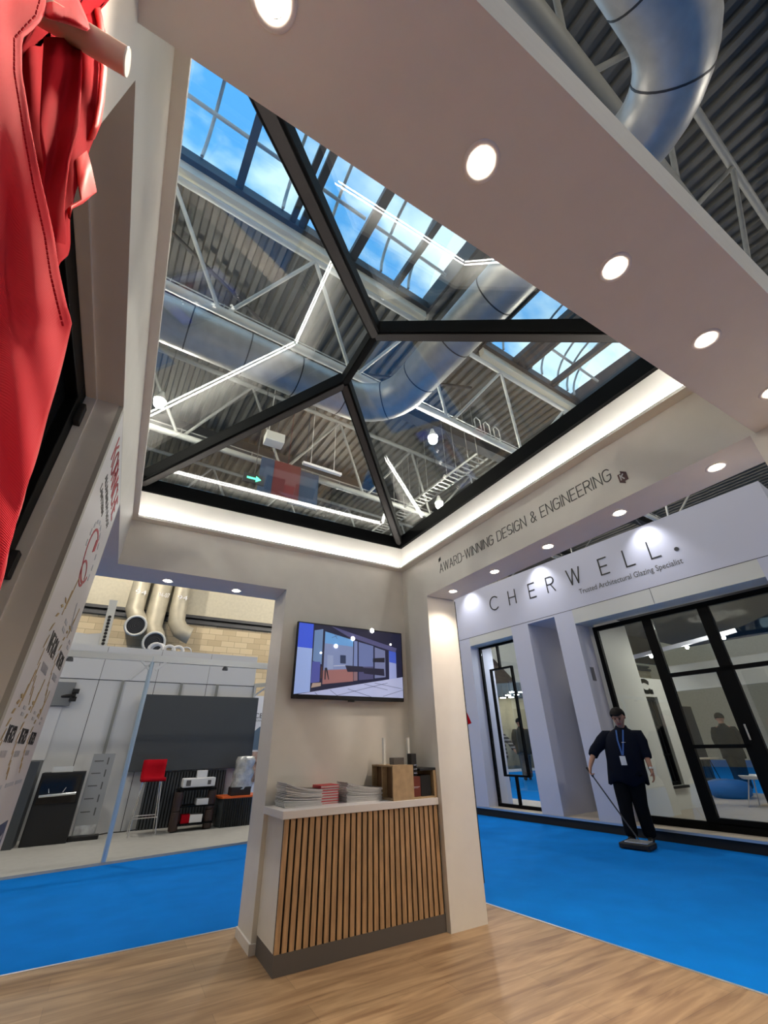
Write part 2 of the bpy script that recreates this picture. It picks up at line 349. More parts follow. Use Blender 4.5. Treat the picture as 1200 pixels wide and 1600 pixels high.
for x, lb in ((.093, 'small downlight in the rear opening soffit, nearer the printed award panel'), (.735, 'small downlight in the rear opening soffit, nearer the television wall')):
    downlight(x, 4.29, HZ, lb, 3.5)

# ------------------------------------------------------------------ roof lantern
EX0, EX1, EY0, EY1 = IX0-.055, IX1, IY0+.01, IY1+.02
cxm = (EX0+EX1)/2; RZ = 4.30; ry0, ry1 = 1.975, 2.585; EZ = 3.60
t = thing('roof_lantern', 'black-framed hipped glass roof lantern over the stand', 'skylight', (cxm, (EY0+EY1)/2, 3.44))
b = MB(); fw = .035
for (x0, y0, x1, y1) in ((EX0-.06, EY0-.06, EX0+.015, EY1+.06), (EX1-fw, EY0-.06, EX1+.06, EY1+.06), (EX0+.015, EY1-fw, EX1-fw, EY1+.06), (EX0+.015, EY0-.06, EX1-fw, EY0+fw)):
    b.box(x0, y0, 3.44, x1, y1, 3.59)
b.build('eaves_frame', M['black'], t, bevel=.004)
R0, R1 = Vector((cxm, ry0, RZ)), Vector((cxm, ry1, RZ))
b = MB(); b.beam(R0 - Vector((0, .05, 0)), R1 + Vector((0, .05, 0)), .065, .13); b.build('ridge_bar', M['black'], t, bevel=.005)
gcap = mat('rafter_cap', (.03, .027, .026), .4, spec=.3)
b = MB(); b.beam(R0-Vector((0, .05, .068)), R1+Vector((0, .05, -.068)), .05, .008); b.build('ridge_cap', M['black'], t)
for (cx, cy), rr in (((EX0+.03, EY0+.03), R0), ((EX1-.03, EY0+.03), R0), ((EX0+.03, EY1-.03), R1), ((EX1-.03, EY1-.03), R1)):
    p = Vector((cx, cy, EZ-.04)); b = MB(); b.beam(p, rr, .098, .13); rf = b.build('hip_rafter', M['black'], t, bevel=.006)
    dn = Vector((0, 0, -.078)); b = MB(); b.beam(p+dn, rr+dn*1.0, .06, .010); b.build('rafter_cap', gcap, rf)
E4 = [Vector((EX0, EY0, EZ)), Vector((EX1, EY0, EZ)), Vector((EX1, EY1, EZ)), Vector((EX0, EY1, EZ))]
gz = Vector((0, 0, .07))
for pts in ([E4[0], E4[1], R0+gz], [E4[2], E4[3], R1+gz], [E4[1], E4[2], R1+gz, R0+gz], [E4[3], E4[0], R0+gz, R1+gz]):
    n = (pts[1]-pts[0]).cross(pts[2]-pts[0]).normalized(); b = MB(); b.prism(pts, n*.022); b.build('glass_pane', M['glass'], t)

# ------------------------------------------------------------------ lettering on the right header
b = MB()
ys, ye = 3.285, 1.278
letters(b, 'AWARD-WINNING DESIGN & ENGINEERING', (IX1-.002, ys, 2.862), (0, -1, 0), (0, 0, 1), .094, .0065, track=.2, total=ys-ye)
o = b.build('wall_lettering', M['ink'], wall_right); o['kind'] = 'structure'
b = MB(); b.prism([(IX1-.001, 3.29, 2.985), (IX1-.001, 3.255, 3.0), (IX1-.001, 3.255, 3.035), (IX1-.001, 3.29, 3.02)], (-.003, 0, 0)); o = b.build('printed_dash', M['inkb'], wall_right); o['kind'] = 'structure'
b = MB(); cy, cz = 1.204, 2.838
pp = [(.030, .030), (.006, .030), (.006, .050), (-.030, .024), (-.030, -.034), (-.006, -.034), (-.006, -.054), (.030, -.030)]
b.prism([(IX1-.001, cy+a, cz+c) for a, c in pp], (-.003, 0, 0)); lg = b.build('crest', M['crest'], wall_right); lg['kind'] = 'structure'
b = MB(); letters(b, 'K', (IX1-.005, cy+.014, cz-.018), (0, -1, 0), (0, 0, 1), .036, .008); o = b.build('crest_letter', M['paper'], lg); o['kind'] = 'structure'

# ------------------------------------------------------------------ graphics on the left panel (reading direction +y, facing +x)
gx = IX0 + .001
def gl(text, y, z, h, wd, mt, name='printed_words', total=None, tilt=0):
    b = MB(); letters(b, text, (gx, y, z), (0, math.cos(tilt), math.sin(tilt)), (0, -math.sin(tilt), math.cos(tilt)), h, wd, depth=.002, total=total); o = b.build(name, mt, wall_left); o['kind'] = 'structure'; return o
def g_arc(cy, cz, r, a0, a1, wd, mt, name, ry=None, dots=0):
    b = MB(); pts = arc(cy, cz, r, ry or r, a0, a1, 22)
    for k, (p, q) in enumerate(zip(pts, pts[1:])):
        if dots and k % 2: continue
        b.beam((gx, p[0], p[1]), (gx, q[0], q[1]), wd, .002, up=(1, 0, 0))
    o = b.build(name, mt, wall_left); o['kind'] = 'structure'
gl('KORNICHE', 2.03, 2.50, .12, .015, M['inkr'], total=.70)
gl('WEATHERED ON THE OUTSIDE'.replace('T', 'I').replace('U', 'O'), 2.07, 2.405, .035, .006, M['ink'], total=.66) if False else None
font_text('printed_line', 'ALUMINIUM ROOF', (gx, 2.06, 2.40), (0, 1, 0), (0, 0, 1), .04, M['ink'], wall_left, width=.60)['kind'] = 'structure'
font_text('printed_line', 'LANTERN', (gx, 2.04, 2.33), (0, 1, 0), (0, 0, 1), .035, M['ink'], wall_left, width=.30)['kind'] = 'structure'
g_arc(2.42, 2.14, .22, -20, 200, .02, M['lgrey'], 'printed_ring', ry=.17, dots=1)
g_arc(2.42, 2.14, .17, 60, 330, .014, M['inkr'], 'printed_swirl', ry=.13)
g_arc(2.40, 2.04, .10, 0, 350, .012, M['inkr'], 'printed_swirl', ry=.055)
b = MB(); b.prism([(gx, 2.44, 2.17), (gx, 2.50, 2.20), (gx, 2.50, 2.27), (gx, 2.44, 2.24)], (.002, 0, 0)); b.build('printed_mark', M['inkr'], wall_left)['kind'] = 'structure'
b = MB(); b.beam((gx, 2.55, 1.93), (gx, 2.62, 1.83), .02, .002, up=(1, 0, 0)); b.beam((gx, 2.62, 1.83), (gx, 2.70, 1.83), .02, .002, up=(1, 0, 0)); b.build('printed_mark', M['lgrey'], wall_left)['kind'] = 'structure'
def laurel(cy, cz, r, n=9):
    b = MB()
    for k in range(n):
        a = math.radians(110 + k*140/n)
        p = Vector((gx, cy+r*math.cos(a), cz+r*1.15*math.sin(a))); d = Vector((0, math.cos(a+1.1), math.sin(a+1.1)))*r*.42
        b.prism([p, p+d*.5+Vector((0, 0, .008)), p+d, p+d*.5-Vector((0, 0, .008))], (.002, 0, 0))
    b.build('printed_laurel', M['gold'], wall_left)['kind'] = 'structure'
    b = MB()
    b.beam((gx, cy-r*.2, cz+r*1.0), (gx, cy+r*.25, cz+r*2.0), .010, .002, up=(1, 0, 0)); b.beam((gx, cy-r*.35, cz+r*.8), (gx, cy-r*.1, cz+r*1.5), .008, .002, up=(1, 0, 0))
    b.build('printed_flourish', M['gold'], wall_left)['kind'] = 'structure'
for (cy, cz, r, yr, wn) in ((2.30, 1.66, .17, 'NFA24', 'WINNER'), (2.66, 1.66, .14, 'NFA24', 'WINNER'), (2.10, 1.33, .11, 'NFA23', 'FINALIST'), (2.38, 1.33, .11, 'NFA23', 'FINALIST'), (2.64, 1.33, .10, 'NFA23', 'FINALIST'), (2.2, .86, .12, 'NFA22', 'FINALIST')):
    laurel(cy, cz, r)
    gl(yr, cy-r*.62, cz-.02, r*.42, r*.06, M['inkb'], total=r*1.35)
    font_text('printed_line', wn, (gx, cy-r*.5, cz-.02-r*.45), (0, 1, 0), (0, 0, 1), r*.2, M['lgrey'], wall_left, width=r*1.0)['kind'] = 'structure'
    b = MB(); b.beam((gx, cy+r*.5, cz+r*.85), (gx, cy+r*.95, cz+r*.85), r*.1, .002, up=(1, 0, 0)); b.beam((gx, cy+r*.5, cz+r*.65), (gx, cy+r*1.0, cz+r*.65), r*.1, .002, up=(1, 0, 0)); b.build('printed_small_print', M['lgrey'], wall_left)['kind'] = 'structure'
b = MB(); b.beam((gx, 1.98, 1.165), (gx, 2.30, 1.165), .014, .002, up=(1, 0, 0)); b.beam((gx, 2.38, 1.165), (gx, 2.55, 1.165), .014, .002, up=(1, 0, 0)); b.beam((gx, 2.60, 1.165), (gx, 2.76, 1.165), .014, .002, up=(1, 0, 0)); b.build('printed_small_print', M['lgrey'], wall_left)['kind'] = 'structure'
b = MB(); b.box(gx-.001, 2.42, .50, gx+.002, 2.76, 1.02); b.build('printed_picture', M['navy'], wall_left)['kind'] = 'structure'
b = MB()
for k in range(5): b.prism([(gx+.003, 2.46, .60+k*.08), (gx+.003, 2.72, .64+k*.08), (gx+.003, 2.72, .66+k*.08), (gx+.003, 2.46, .62+k*.08)], (.001, 0, 0))
b.build('printed_picture_detail', M['lgrey'], wall_left)['kind'] = 'structure'

# ------------------------------------------------------------------ black window in the left recess
b = MB(); b.box(-.47, .595, 0, -.43, .61, HZ); b.box(-.47, 1.845, 0, -.43, 1.86, HZ); b.box(-.47, .61, HZ-.015, -.43, 1.845, HZ); st(b.build('trim_4', M['wall']))
b = MB(); y0, y1, z0, z1 = .61, 1.845, 0.0, HZ-.015
for q in ((y0, y0+.09), (y1-.09, y1)): b.box(-.56, q[0], z0, -.47, q[1], z1)
b.box(-.56, y0+.09, z1-.09, -.47, y1-.09, z1); b.box(-.56, y0+.09, z0, -.47, y1-.09, z0+.12)
win = st(b.build('window_1', M['black'], bevel=.004))
b = MB(); b.box(-.53, y0+.09, z0+.12, -.51, y1-.09, z1-.09); b.build('pane', M['dark'], win)['kind'] = 'structure'
for z in (2.50, 1.80, .4):
    b = MB(); b.box(-.47, 1.80, z, -.445, 1.842, z+.10); b.build('hinge', M['matt'], win, bevel=.004)['kind'] = 'structure'

# ------------------------------------------------------------------ television
TY = 3.945
tl, tr_, br_, bl = A(466, 971, 'y', TY), A(627.7, 989, 'y', TY), A(631, 1096, 'y', TY), A(456, 1091.7, 'y', TY)
x0, x1 = (tl.x+bl.x)/2, (tr_.x+br_.x)/2; z1, z0 = (tl.z+tr_.z)/2, (bl.z+br_.z)/2
t = thing('television', 'black wall-mounted television showing a house with sliding glass doors', 'television', ((x0+x1)/2, 4.0, (z0+z1)/2))
b = MB(); b.box(x0, TY, z0, x1, TY+.035, z1); b.build('case', M['matt'], t, bevel=.004)
b = MB(); b.box(x0+.25, TY+.035, z0+.15, x1-.25, IY1, z1-.2); b.build('wall_bracket', M['dsteel'], t)
b = MB(); b.box((x0+x1)/2-.03, TY+.002, z0-.014, (x0+x1)/2+.03, TY+.02, z0); b.build('logo_tab', M['matt'], t)
# picture drawn in crop coordinates of the photographed screen
sx0, sx1, sz0, sz1 = x0+.012, x1-.012, z0+.035, z1-.012
def tvmap(px, py, dy=0):  # crop px -> point on the screen
    gxp, gyp = 440+px/5.4545, 950+py/5.4545
    p = A(gxp, gyp, 'y', TY-.001)
    return Vector((min(max(p.x, sx0), sx1), TY-.0015-dy, min(max(p.z, sz0), sz1)))
tvp = [('wall', [(145,120),(275,135),(240,715),(100,740)], (.22,.30,.55)), ('shade', [(145,120),(275,135),(262,345),(130,330)], (.03,.07,.50)), ('void', [(275,130),(1022,213),(1032,600),(240,720)], (.008,.009,.03)),
 ('canopy', [(420,150),(980,345),(970,380),(560,240)], (.06,.06,.15)),
 ('room', [(282,190),(355,180),(340,480),(265,450)], (.10,.17,.32)), ('counter', [(262,455),(330,460),(322,630),(245,640)], (.05,.06,.25)), ('room2', [(372,200),(610,275),(605,520),(355,530)], (.15,.19,.34)), ('roof2', [(372,200),(610,275),(608,330),(368,300)], (.10,.25,.50)),
 ('floor2', [(352,530),(608,520),(608,625),(345,650)], (.22,.10,.10)), ('floor1', [(262,640),(335,636),(332,665),(250,680)], (.30,.22,.18)), ('room3', [(617,280),(645,285),(645,500),(612,505)], (.13,.17,.34)), ('room4', [(655,290),(780,325),(780,500),(655,500)], (.10,.13,.28)), ('room5', [(792,335),(880,365),(885,590),(792,600)], (.12,.14,.26)),
 ('floor3', [(612,520),(645,518),(645,618),(612,622)], (.16,.10,.12)), ('floor4', [(655,500),(780,500),(780,606),(655,616)], (.05,.05,.12)), ('endwall', [(912,365),(972,380),(978,600),(915,610)], (.22,.26,.48)), ('endshade', [(912,365),(972,380),(975,475),(915,462)], (.04,.08,.42)),
 ('terrace', [(135,745),(1030,590),(1035,775),(160,762)], (.30,.33,.50)), ('sofa', [(540,490),(690,500),(710,545),(560,545)], (.012,.012,.03)), ('sofa2', [(690,510),(870,520),(875,580),(700,560)], (.012,.012,.03)), ('picture', [(497,402),(545,405),(545,475),(497,472)], (.02,.03,.07)), ('door', [(388,400),(438,405),(436,520),(384,522)], (.20,.24,.38)),
 ('tvset', [(775,430),(875,425),(875,465),(775,462)], (.01,.01,.02)), ('stool', [(365,510),(385,510),(402,610),(396,612),(375,530),(372,610),(362,612)], (.01,.01,.02)), ('stool2', [(335,500),(345,500),(340,600),(325,600)], (.05,.02,.02)), ('table', [(440,490),(540,485),(540,495),(440,500)], (.3,.32,.42))]
b = MB(); mats = [em('screen_void', (.006, .007, .02), 1.0)]
b.box(sx0, TY-.001, sz0, sx1, TY, sz1)
for k, (n_, pts, c) in enumerate(tvp):
    mats.append(em('screen_'+n_, c, .42)); b.k = k+1; d = .0003*(k+1)
    vs = [tvmap(px, py, d) for px, py in pts]; b.add(vs, [tuple(range(len(vs)))])
mats.append(em('screen_line', (.01, .01, .03), 1.0)); b.k = len(mats)-1
for (a, c) in (((280, 720), (300, 755)), ((410, 700), (470, 757)), ((700, 650), (900, 700)), ((560, 690), (760, 760)), ((790, 640), (1020, 690)), ((470, 745), (900, 640)), ((860, 755), (1030, 700)), ((445, 215), (470, 265)), ((425, 255), (500, 225))):
    p, q = tvmap(*a, .0095), tvmap(*c, .0095); b.beam(p, q, .003, .0003, up=(0, 1, 0))
mats.append(em('screen_lamp', (1, .95, .85), 3.0)); b.k = len(mats)-1
for (px, py, s_) in ((767, 192, 18), (604, 262, 16), (460, 326, 14), (925, 313, 8), (332, 384, 7)):
    c_ = tvmap(px, py, .01); b.lathe(c_, [(s_/5.4545*.0075, 0), (s_/5.4545*.0075, .0002)], 14, axis=(0, -1, 0))
b.build('screen', mats, t)

# ------------------------------------------------------------------ slatted counter
CX0, CX1, CY = 1.215, 2.60, 3.608
t = thing('reception_counter', 'white counter with vertical oak slat front and grey plinth below the television', 'counter', ((CX0+CX1)/2, CY+.2, 0))
b = MB(); b.box(CX0, CY+.022, .105, CX1-.002, IY1-.002, .818); b.build('body', M['wall'], t)
b = MB(); b.box(CX0, CY, 0, CX1-.002, IY1-.012, .105); b.build('plinth', M['kick'], t)
b = MB(); b.box(CX0, CY+.012, .105, CX1-.002, CY+.022, .818); b.k = 1
N = 28; pw = (CX1-CX0-.004)/N
for i in range(N): b.box(CX0+.001+i*pw+.0, CY, .106, CX0+.001+i*pw+pw*.70, CY+.014, .816)
b.build('slat_front', [M['felt'], M['slat']], t)
b = MB(); b.prism([(CX0-.02, CY-.012, .818), (CX1-.002, CY-.012, .818), (CX1-.002, IY1-.002, .818), (CX0-.045, IY1-.002, .818)][0:4], (0, 0, .05)); b.build('worktop', M['white'], t, bevel=.003)
WT = .868

# brochures, books, sample box
def slab(x0, y0, z0, x1, y1, z1, curl=0, n=6):
    b = MB(); rows = []
    for s_ in (0, 1):
        for i in range(n+1):
            f = i/n; x = x0+(x1-x0)*f; dz = curl*(1-f)**2
            rows.append((x, dz))
    vs = []
    for i in range(n+1):
        f = i/n; x = x0+(x1-x0)*f; dz = curl*(1-f)**2
        vs += [(x, y0, z0+dz), (x, y1, z0+dz), (x, y1, z1+dz), (x, y0, z1+dz)]
    fs = [(4*i+k, 4*i+(k+1) % 4, 4*i+4+(k+1) % 4, 4*i+4+k) for i in range(n) for k in range(4)] + [(3, 2, 1, 0), (4*n, 4*n+1, 4*n+2, 4*n+3)]
    b.add(vs, fs); return b
def brochure_pile(x0, x1, n, th, lb, grp, y0=3.66, y1=3.88, curl=.035):
    for i in range(n):
        dx, dy = random.uniform(-.006, .006), random.uniform(-.008, .008); z = WT+i*th; c = curl*(i/n)**1.3
        t0 = thing('brochure', lb, 'brochure', (x0, y0, z), grp)
        slab(x0+dx, y0+dy, z, x1+dx, y1+dy, z+th*.90, c).build('pages', M['paper'], t0); slab(x0+dx, y0+dy, z+th*.90, x1+dx, y1+dy, z+th*.97, c).build('cover', M['cover'], t0)
brochure_pile(1.25, 1.555, 17, .0064, 'thin brochure with dark cover in the pile at the open counter end', 'brochures at the open end of the counter', y0=3.74, y1=3.99, curl=.06)
brochure_pile(1.785, 2.12, 15, .0062, 'thin white brochure with dark cover in the pile beside the plywood box', 'brochures beside the plywood box', y0=3.76, y1=3.98, curl=.055)
t0 = thing('red_book', 'red hardback book stacked between the two brochure piles', 'book', (1.66, 3.72, WT), 'red books on the counter')
b = MB(); b.box(1.575, 3.825, WT+.003, 1.735, 4.0, WT+.015); b.build('pages', M['paper'], t0)
b = MB(); b.box(1.57, 3.82, WT, 1.74, 4.005, WT+.003); b.box(1.57, 3.82, WT+.015, 1.74, 4.005, WT+.018); b.box(1.57, 3.82, WT, 1.573, 4.005, WT+.018); b.build('cover', M['book'], t0)
for i in range(1, 7): dup(t0, (random.uniform(-.004, .004), random.uniform(-.004, .004), i*.0182))
# plywood sample box
t = thing('display_box', 'open plywood display box with cells on the pillar end of the counter', 'box', (2.3, 3.8, WT))
bx0, bx1, by0, by1, bz1 = 2.145, 2.355, 3.612, 3.99, WT+.255
b = MB()
b.box(bx0, by0, WT+.002, bx1+.215, by1, WT+.014); b.box(bx0, by0, bz1-.012, bx1, by1, bz1)      # bottom, top
b.box(bx1-.012, by0, WT, bx1, by1, bz1); b.box(bx0, by0-.001, WT, bx1, by0+.012, bz1); b.box(bx0, by1-.012, WT, bx1, by1, bz1)
b.box(bx0, (by0+by1)/2-.006, WT, bx1, (by0+by1)/2+.006, bz1)
b.build('carcass', M['ply'], t)
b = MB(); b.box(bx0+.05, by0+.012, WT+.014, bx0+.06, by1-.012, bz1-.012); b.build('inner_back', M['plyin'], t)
b = MB(); b.box(bx1+.215, by0, WT, bx1+.243, by1, WT+.205); b.build('end_block', M['ply'], t)
t2 = thing('colour_sample', 'brown profile sample beside the plywood box', 'sample', (2.40, 3.7, WT)); b = MB(); b.box(bx1+.002, by0+.02, WT+.015, bx1+.085, by0+.15, WT+.165); b.build('block', M['copper'], t2, bevel=.003)
b = MB(); b.box(bx1+.012, by0+.0185, WT+.085, bx1+.075, by0+.0205, WT+.088); b.box(bx1+.012, by0+.0185, WT+.078, bx1+.06, by0+.0205, WT+.080); b.build('scuff_mark', M['paper'], t2)
t2 = thing('frame_sample', 'black frame corner sample between brown sample and end block', 'sample', (2.50, 3.7, WT)); b = MB(); b.box(bx1+.088, by0+.02, WT+.015, bx1+.195, by0+.20, WT+.17); b.box(bx1+.07, by0-.005, WT+.206, bx1+.24, by1, WT+.225); b.build('block', M['matt'], t2, bevel=.003)
t2 = thing('profile_sample', 'dark grey aluminium profile bar lying on the plywood box', 'sample', (2.26, 3.8, bz1)); b = MB(); b.box(bx0+.09, 3.74, bz1, bx1-.01, 3.82, bz1+.055); b.build('bar', M['kick'], t2, bevel=.003)
t2 = thing('hinge_sample', 'upright black hinge mechanism sample beside the profile bar', 'sample', (2.4, 3.66, WT+.17)); b = MB(); b.box(bx1+.005, by0+.03, WT+.166, bx1+.062, by0+.10, WT+.34); b.build('body', M['matt'], t2, bevel=.006)
b = MB()
for k in range(3): b.tube([(bx1+.02, by0+.024, WT+.19+k*.03), (bx1+.056, by0+.024, WT+.19+k*.03)], .006, 8)
b.build('pins', M['chrome'], t2)
for (xx, yy, zz, lb) in ((2.20, 3.86, bz1, 'slim clear acrylic holder post rising behind the profile bar'), (2.43, 3.80, WT+.0, 'slim clear acrylic holder post rising behind the hinge sample')):
    b = MB(); b.box(xx, yy, zz, xx+.022, yy+.03, WT+.47); tag(b.build('acrylic_post', M['clear']), lb, 'display stand')

# ------------------------------------------------------------------ red garment on a rod
t = thing('peg_rail', 'pink-beige round rod sticking out of the wall through the red garment', 'peg', (-.325, .35, 2.135))
b = MB(); b.tube([(-.325, .35, 2.135), (-.212, .35, 2.140)], .0175, 24); b.build('rod', M['rod'], t, bevel=.001)
b = MB(); b.lathe((-.211, .35, 2.140), [(.0172, -.001), (.0180, .0005), (.0165, .0015)], 24, axis=(1, 0, 0)); b.build('end_cap', M['wall'], t)
t = thing('red_garment', 'large red twill work garment hanging from the rod close to the camera', 'clothing', (-.25, .33, 1.6))
def interp(tab, y):
    for (a, *va), (c, *vc) in zip(tab, tab[1:]):
        if a <= y <= c:
            f = (y-a)/(c-a); return [p+(q-p)*f for p, q in zip(va, vc)]
    return list(tab[-1][1:]) if y > tab[-1][0] else list(tab[0][1:])
def drape(name, tab, nrow, ncol, mt, fold, parent, thick=.003, xmin=-.318):
    b = MB(); rows = []; ya, yb = tab[0][0], tab[-1][0]
    for i in range(nrow+1):
        py = ya+(yb-ya)*i/nrow; xl, xr, Yl, Yr = interp(tab, py); row = []
        for j in range(ncol+1):
            f = j/ncol; px = xl+(xr-xl)*f; Y = Yl+(Yr-Yl)*f + fold(px, py, f)
            p = A(px, py, 'y', Y)
            if p.x < xmin: p = Vector((xmin, Y, p.z))
            row.append(p)
        rows.append(row)
    b.grid(rows); return b.build(name, mt, parent, solid=thick)
S = math.sin
# front panel: armhole edge then side edge
drape('front_panel', [(-60, -140, 70, .30, .33), (0, -120, 72, .27, .33), (22, -120, 70, .265, .315), (40, -110, 55, .26, .30), (58, -110, 34, .255, .29), (110, -120, 34, .255, .285), (200, -130, 48, .26, .285), (290, -140, 66, .27, .29), (370, -150, 84, .275, .30), (425, -150, 92, .28, .305), (480, -160, 104, .28, .31), (505, -160, 112, .28, .315), (512, -160, 111, .28, .315), (640, -190, 76, .28, .31), (905, -230, 1, .27, .30), (1100, -260, -58, .27, .30)],
      90, 40, M['red'], lambda x, y, f: .004*S(x*.05+y*.004)+.003*S(y*.018+x*.02)+.0015*S(x*.11-y*.017), t)
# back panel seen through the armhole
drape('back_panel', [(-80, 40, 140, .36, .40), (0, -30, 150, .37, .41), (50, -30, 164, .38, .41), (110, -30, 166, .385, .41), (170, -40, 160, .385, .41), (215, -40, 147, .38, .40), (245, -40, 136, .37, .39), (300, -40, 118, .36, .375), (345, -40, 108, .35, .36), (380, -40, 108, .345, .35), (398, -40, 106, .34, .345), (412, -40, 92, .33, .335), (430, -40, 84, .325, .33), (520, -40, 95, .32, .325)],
      60, 36, M['redf'], lambda x, y, f: .006*S(x*.075+y*.012)*(.3+f)+.004*S(x*.14-y*.02), t)  # darker red than the front paints in the shade inside the garment
# shoulder fold over the rod
drape('shoulder_fold', [(-60, 30, 120, .34, .37), (-10, 40, 118, .34, .37), (8, 45, 126, .335, .355), (24, 62, 133, .32, .335), (34, 100, 137, .325, .33), (46, 134, 139, .33, .33)], 22, 16, M['red'], lambda x, y, f: -.010*S(f*PI)+.003*S(x*.2), t)
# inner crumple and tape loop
drape('inner_lining', [(60, 70, 128, .355, .36), (140, 66, 126, .352, .36), (200, 62, 124, .35, .355), (250, 70, 108, .345, .35), (330, 62, 100, .34, .345), (400, 75, 100, .335, .34)], 30, 20, M['redf'], lambda x, y, f: .007*S(x*.11+y*.02)+.004*S(y*.05)+.005, t)  # same darkened red for the shaded inside
b = MB(); pts = [((136, 236), (118, 250)), ((143, 262), (122, 285)), ((151, 300), (127, 312)), ((128, 318), (112, 322)), ((106, 328), (108, 342))]
b.grid([[A(a[0], a[1], 'y', .385-.006*i), A(c[0], c[1], 'y', .375-.006*i)] for i, (a, c) in enumerate(pts)]); b.build('tape_loop', M['reds'], t, solid=.002)
b = MB(); b.grid([[A(x, y, 'y', .405), A(x-9, y, 'y', .40)] for x, y in ((150, -10), (160, 30), (165, 70), (166, 110), (162, 160), (156, 195), (146, 218))]); b.build('edge_binding', M['reds'], t, solid=.004)
edge = [(62, 0), (55, 25), (42, 38), (22, 60), (22, 112), (36, 200), (52, 290), (70, 370), (79, 430), (92, 485), (99, 512)]
b = MB()
for (x_, y_), (x2_, y2_) in zip(edge, edge[1:]):
    n_ = max(2, int(math.hypot(x2_-x_, y2_-y_)/7))
    for i in range(n_):
        f0, f1 = i/n_, (i+.6)/n_; b.beam(A(x_+(x2_-x_)*f0, y_+(y2_-y_)*f0, 'y', .272), A(x_+(x2_-x_)*f1, y_+(y2_-y_)*f1, 'y', .272), .0012, .0012)
b.build('stitching', M['redf'], t)
# second scrap of red beyond the pillar
t = thing('red_flag', 'small red cloth corner poking out beyond the pillar edge', 'clothing', (3.02, 3.85, 1.5))
b = MB(); p0 = A(728, 1110, 'y', 3.86); p1 = A(737, 1130, 'y', 3.86); p2 = A(729, 1133, 'y', 3.86); p3 = Vector((2.992, 3.86, p2.z)); p4 = Vector((2.992, 3.86, p0.z+.06))
b.prism([p4, p0, p1, p2, p3], (0, .02, 0)); b.build('cloth', M['redf'], t)

# ================================================================== HALL
HA = math.radians(3.45); cu, su = math.cos(HA), math.sin(HA)
def H(q): return Vector((q[0]*cu - q[1]*su, q[0]*su + q[1]*cu, q[2]))
def hmb(): b = MB(); b.T = H; return b
DZ = 12.3
def deck(u0, u1, v0, v1, name='ceiling'):
    b = hmb(); p = .33; prof = []; u = u0
    while u < u1:
        prof += [(u, 0), (u+.12, 0), (u+.15, .11), (u+.29, .11)]; u += p
    prof.append((u1, 0))
    rows = [[(x, v0, DZ+z) for x, z in prof], [(x, v1, DZ+z) for x, z in prof]]
    b.grid(rows, smooth=False); st(b.build(name, M['deck'], solid=.01))
    b = hmb(); b.box(u0, v0, DZ+.16, u1, v1, DZ+.24); st(b.build(name, M['dsteel']))
V0, V1 = 1.3, 5.45
deck(-14, 36, 5.75, 24.5); deck(-14, 36, -14, 1.0); deck(-14, -7.2, 1.0, 5.75); deck(5.45, 7.55, 1.0, 5.75); deck(12.7, 36, 1.0, 5.75)
def rooflight(u0, u1, label, bars, ribs, cut):
    t = thing('barrel_rooflight', label, 'rooflight', H(((u0+u1)/2, (V0+V1)/2, 12.4)))
    b = hmb(); b.box(u0, V1, 12.25, u1, V1+.30, 12.55); b.box(u0, V0-.3, 12.25, u1, V0, 12.55); b.build('kerb', M['dsteel'], t)
    b = hmb(); b.box(u0, V1+.12, 11.98, u1, V1+.30, 12.25); b.box(u0, V0-.3, 12.05, u1, V0-.12, 12.25); b.build('gutter_lining', M['cream'], t)
    b = hmb(); b.box(u0-.06, V0-.1, 12.25, u0, V1+.2, 13.0); b.build('end_frame', M['dsteel'], t); b = hmb(); b.box(u1, V0-.1, 12.25, u1+.06, V1+.2, 13.0); b.build('end_frame', M['dsteel'], t)
    vm, hw, rise = (V0+V1)/2, (V1-V0)/2, 1.5
    def ar(u, n=16, k=1.0): return [(u, vm+hw*math.cos(a*PI/n)*k, 12.55+rise*math.sin(a*PI/n)*k) for a in range(n+1)]
    b = hmb(); b.grid([ar(u0), ar(u1)]); b.build('glazing', M['vault'], t)
    for u in ribs: b = hmb(); b.tube(ar(u, 16, .985), .04, 6); b.build('rib', M['ribw'], t)
    for u, w_ in bars: b = hmb(); b.box(u-w_/2, V0, 12.3, u+w_/2, V1, 12.5); b.build('cross_bar', M['dsteel'], t)
    b = hmb()
    for a, c in cut: b.tube([(a, 4.58, 12.62), (c, 4.58, 12.62)], .045, 8)
    b.build('service_pipe', M['steel'], t)
rooflight(-7.1, 5.35, 'glazed barrel rooflight showing blue sky above the lantern ridge', [(-5.4, .2), (-4, .2), (-2.7, .2), (-.10, .17), (1.18, .14), (1.42, .17), (2.82, .22), (4.2, .15)], [-6.1, -4.7, -3.4, -2.0, -.95, .9, 2.1, 3.7, 4.62], [(-7, 2.7), (2.95, 5.3)])
rooflight(7.65, 12.6, 'second glazed barrel rooflight beyond the crossing duct', [(9.05, .12), (9.3, .16), (9.6, .12), (11.0, .14)], [7.95, 8.5, 9.9, 10.45, 11.35, 11.9, 12.3], [(7.7, 12.5)])

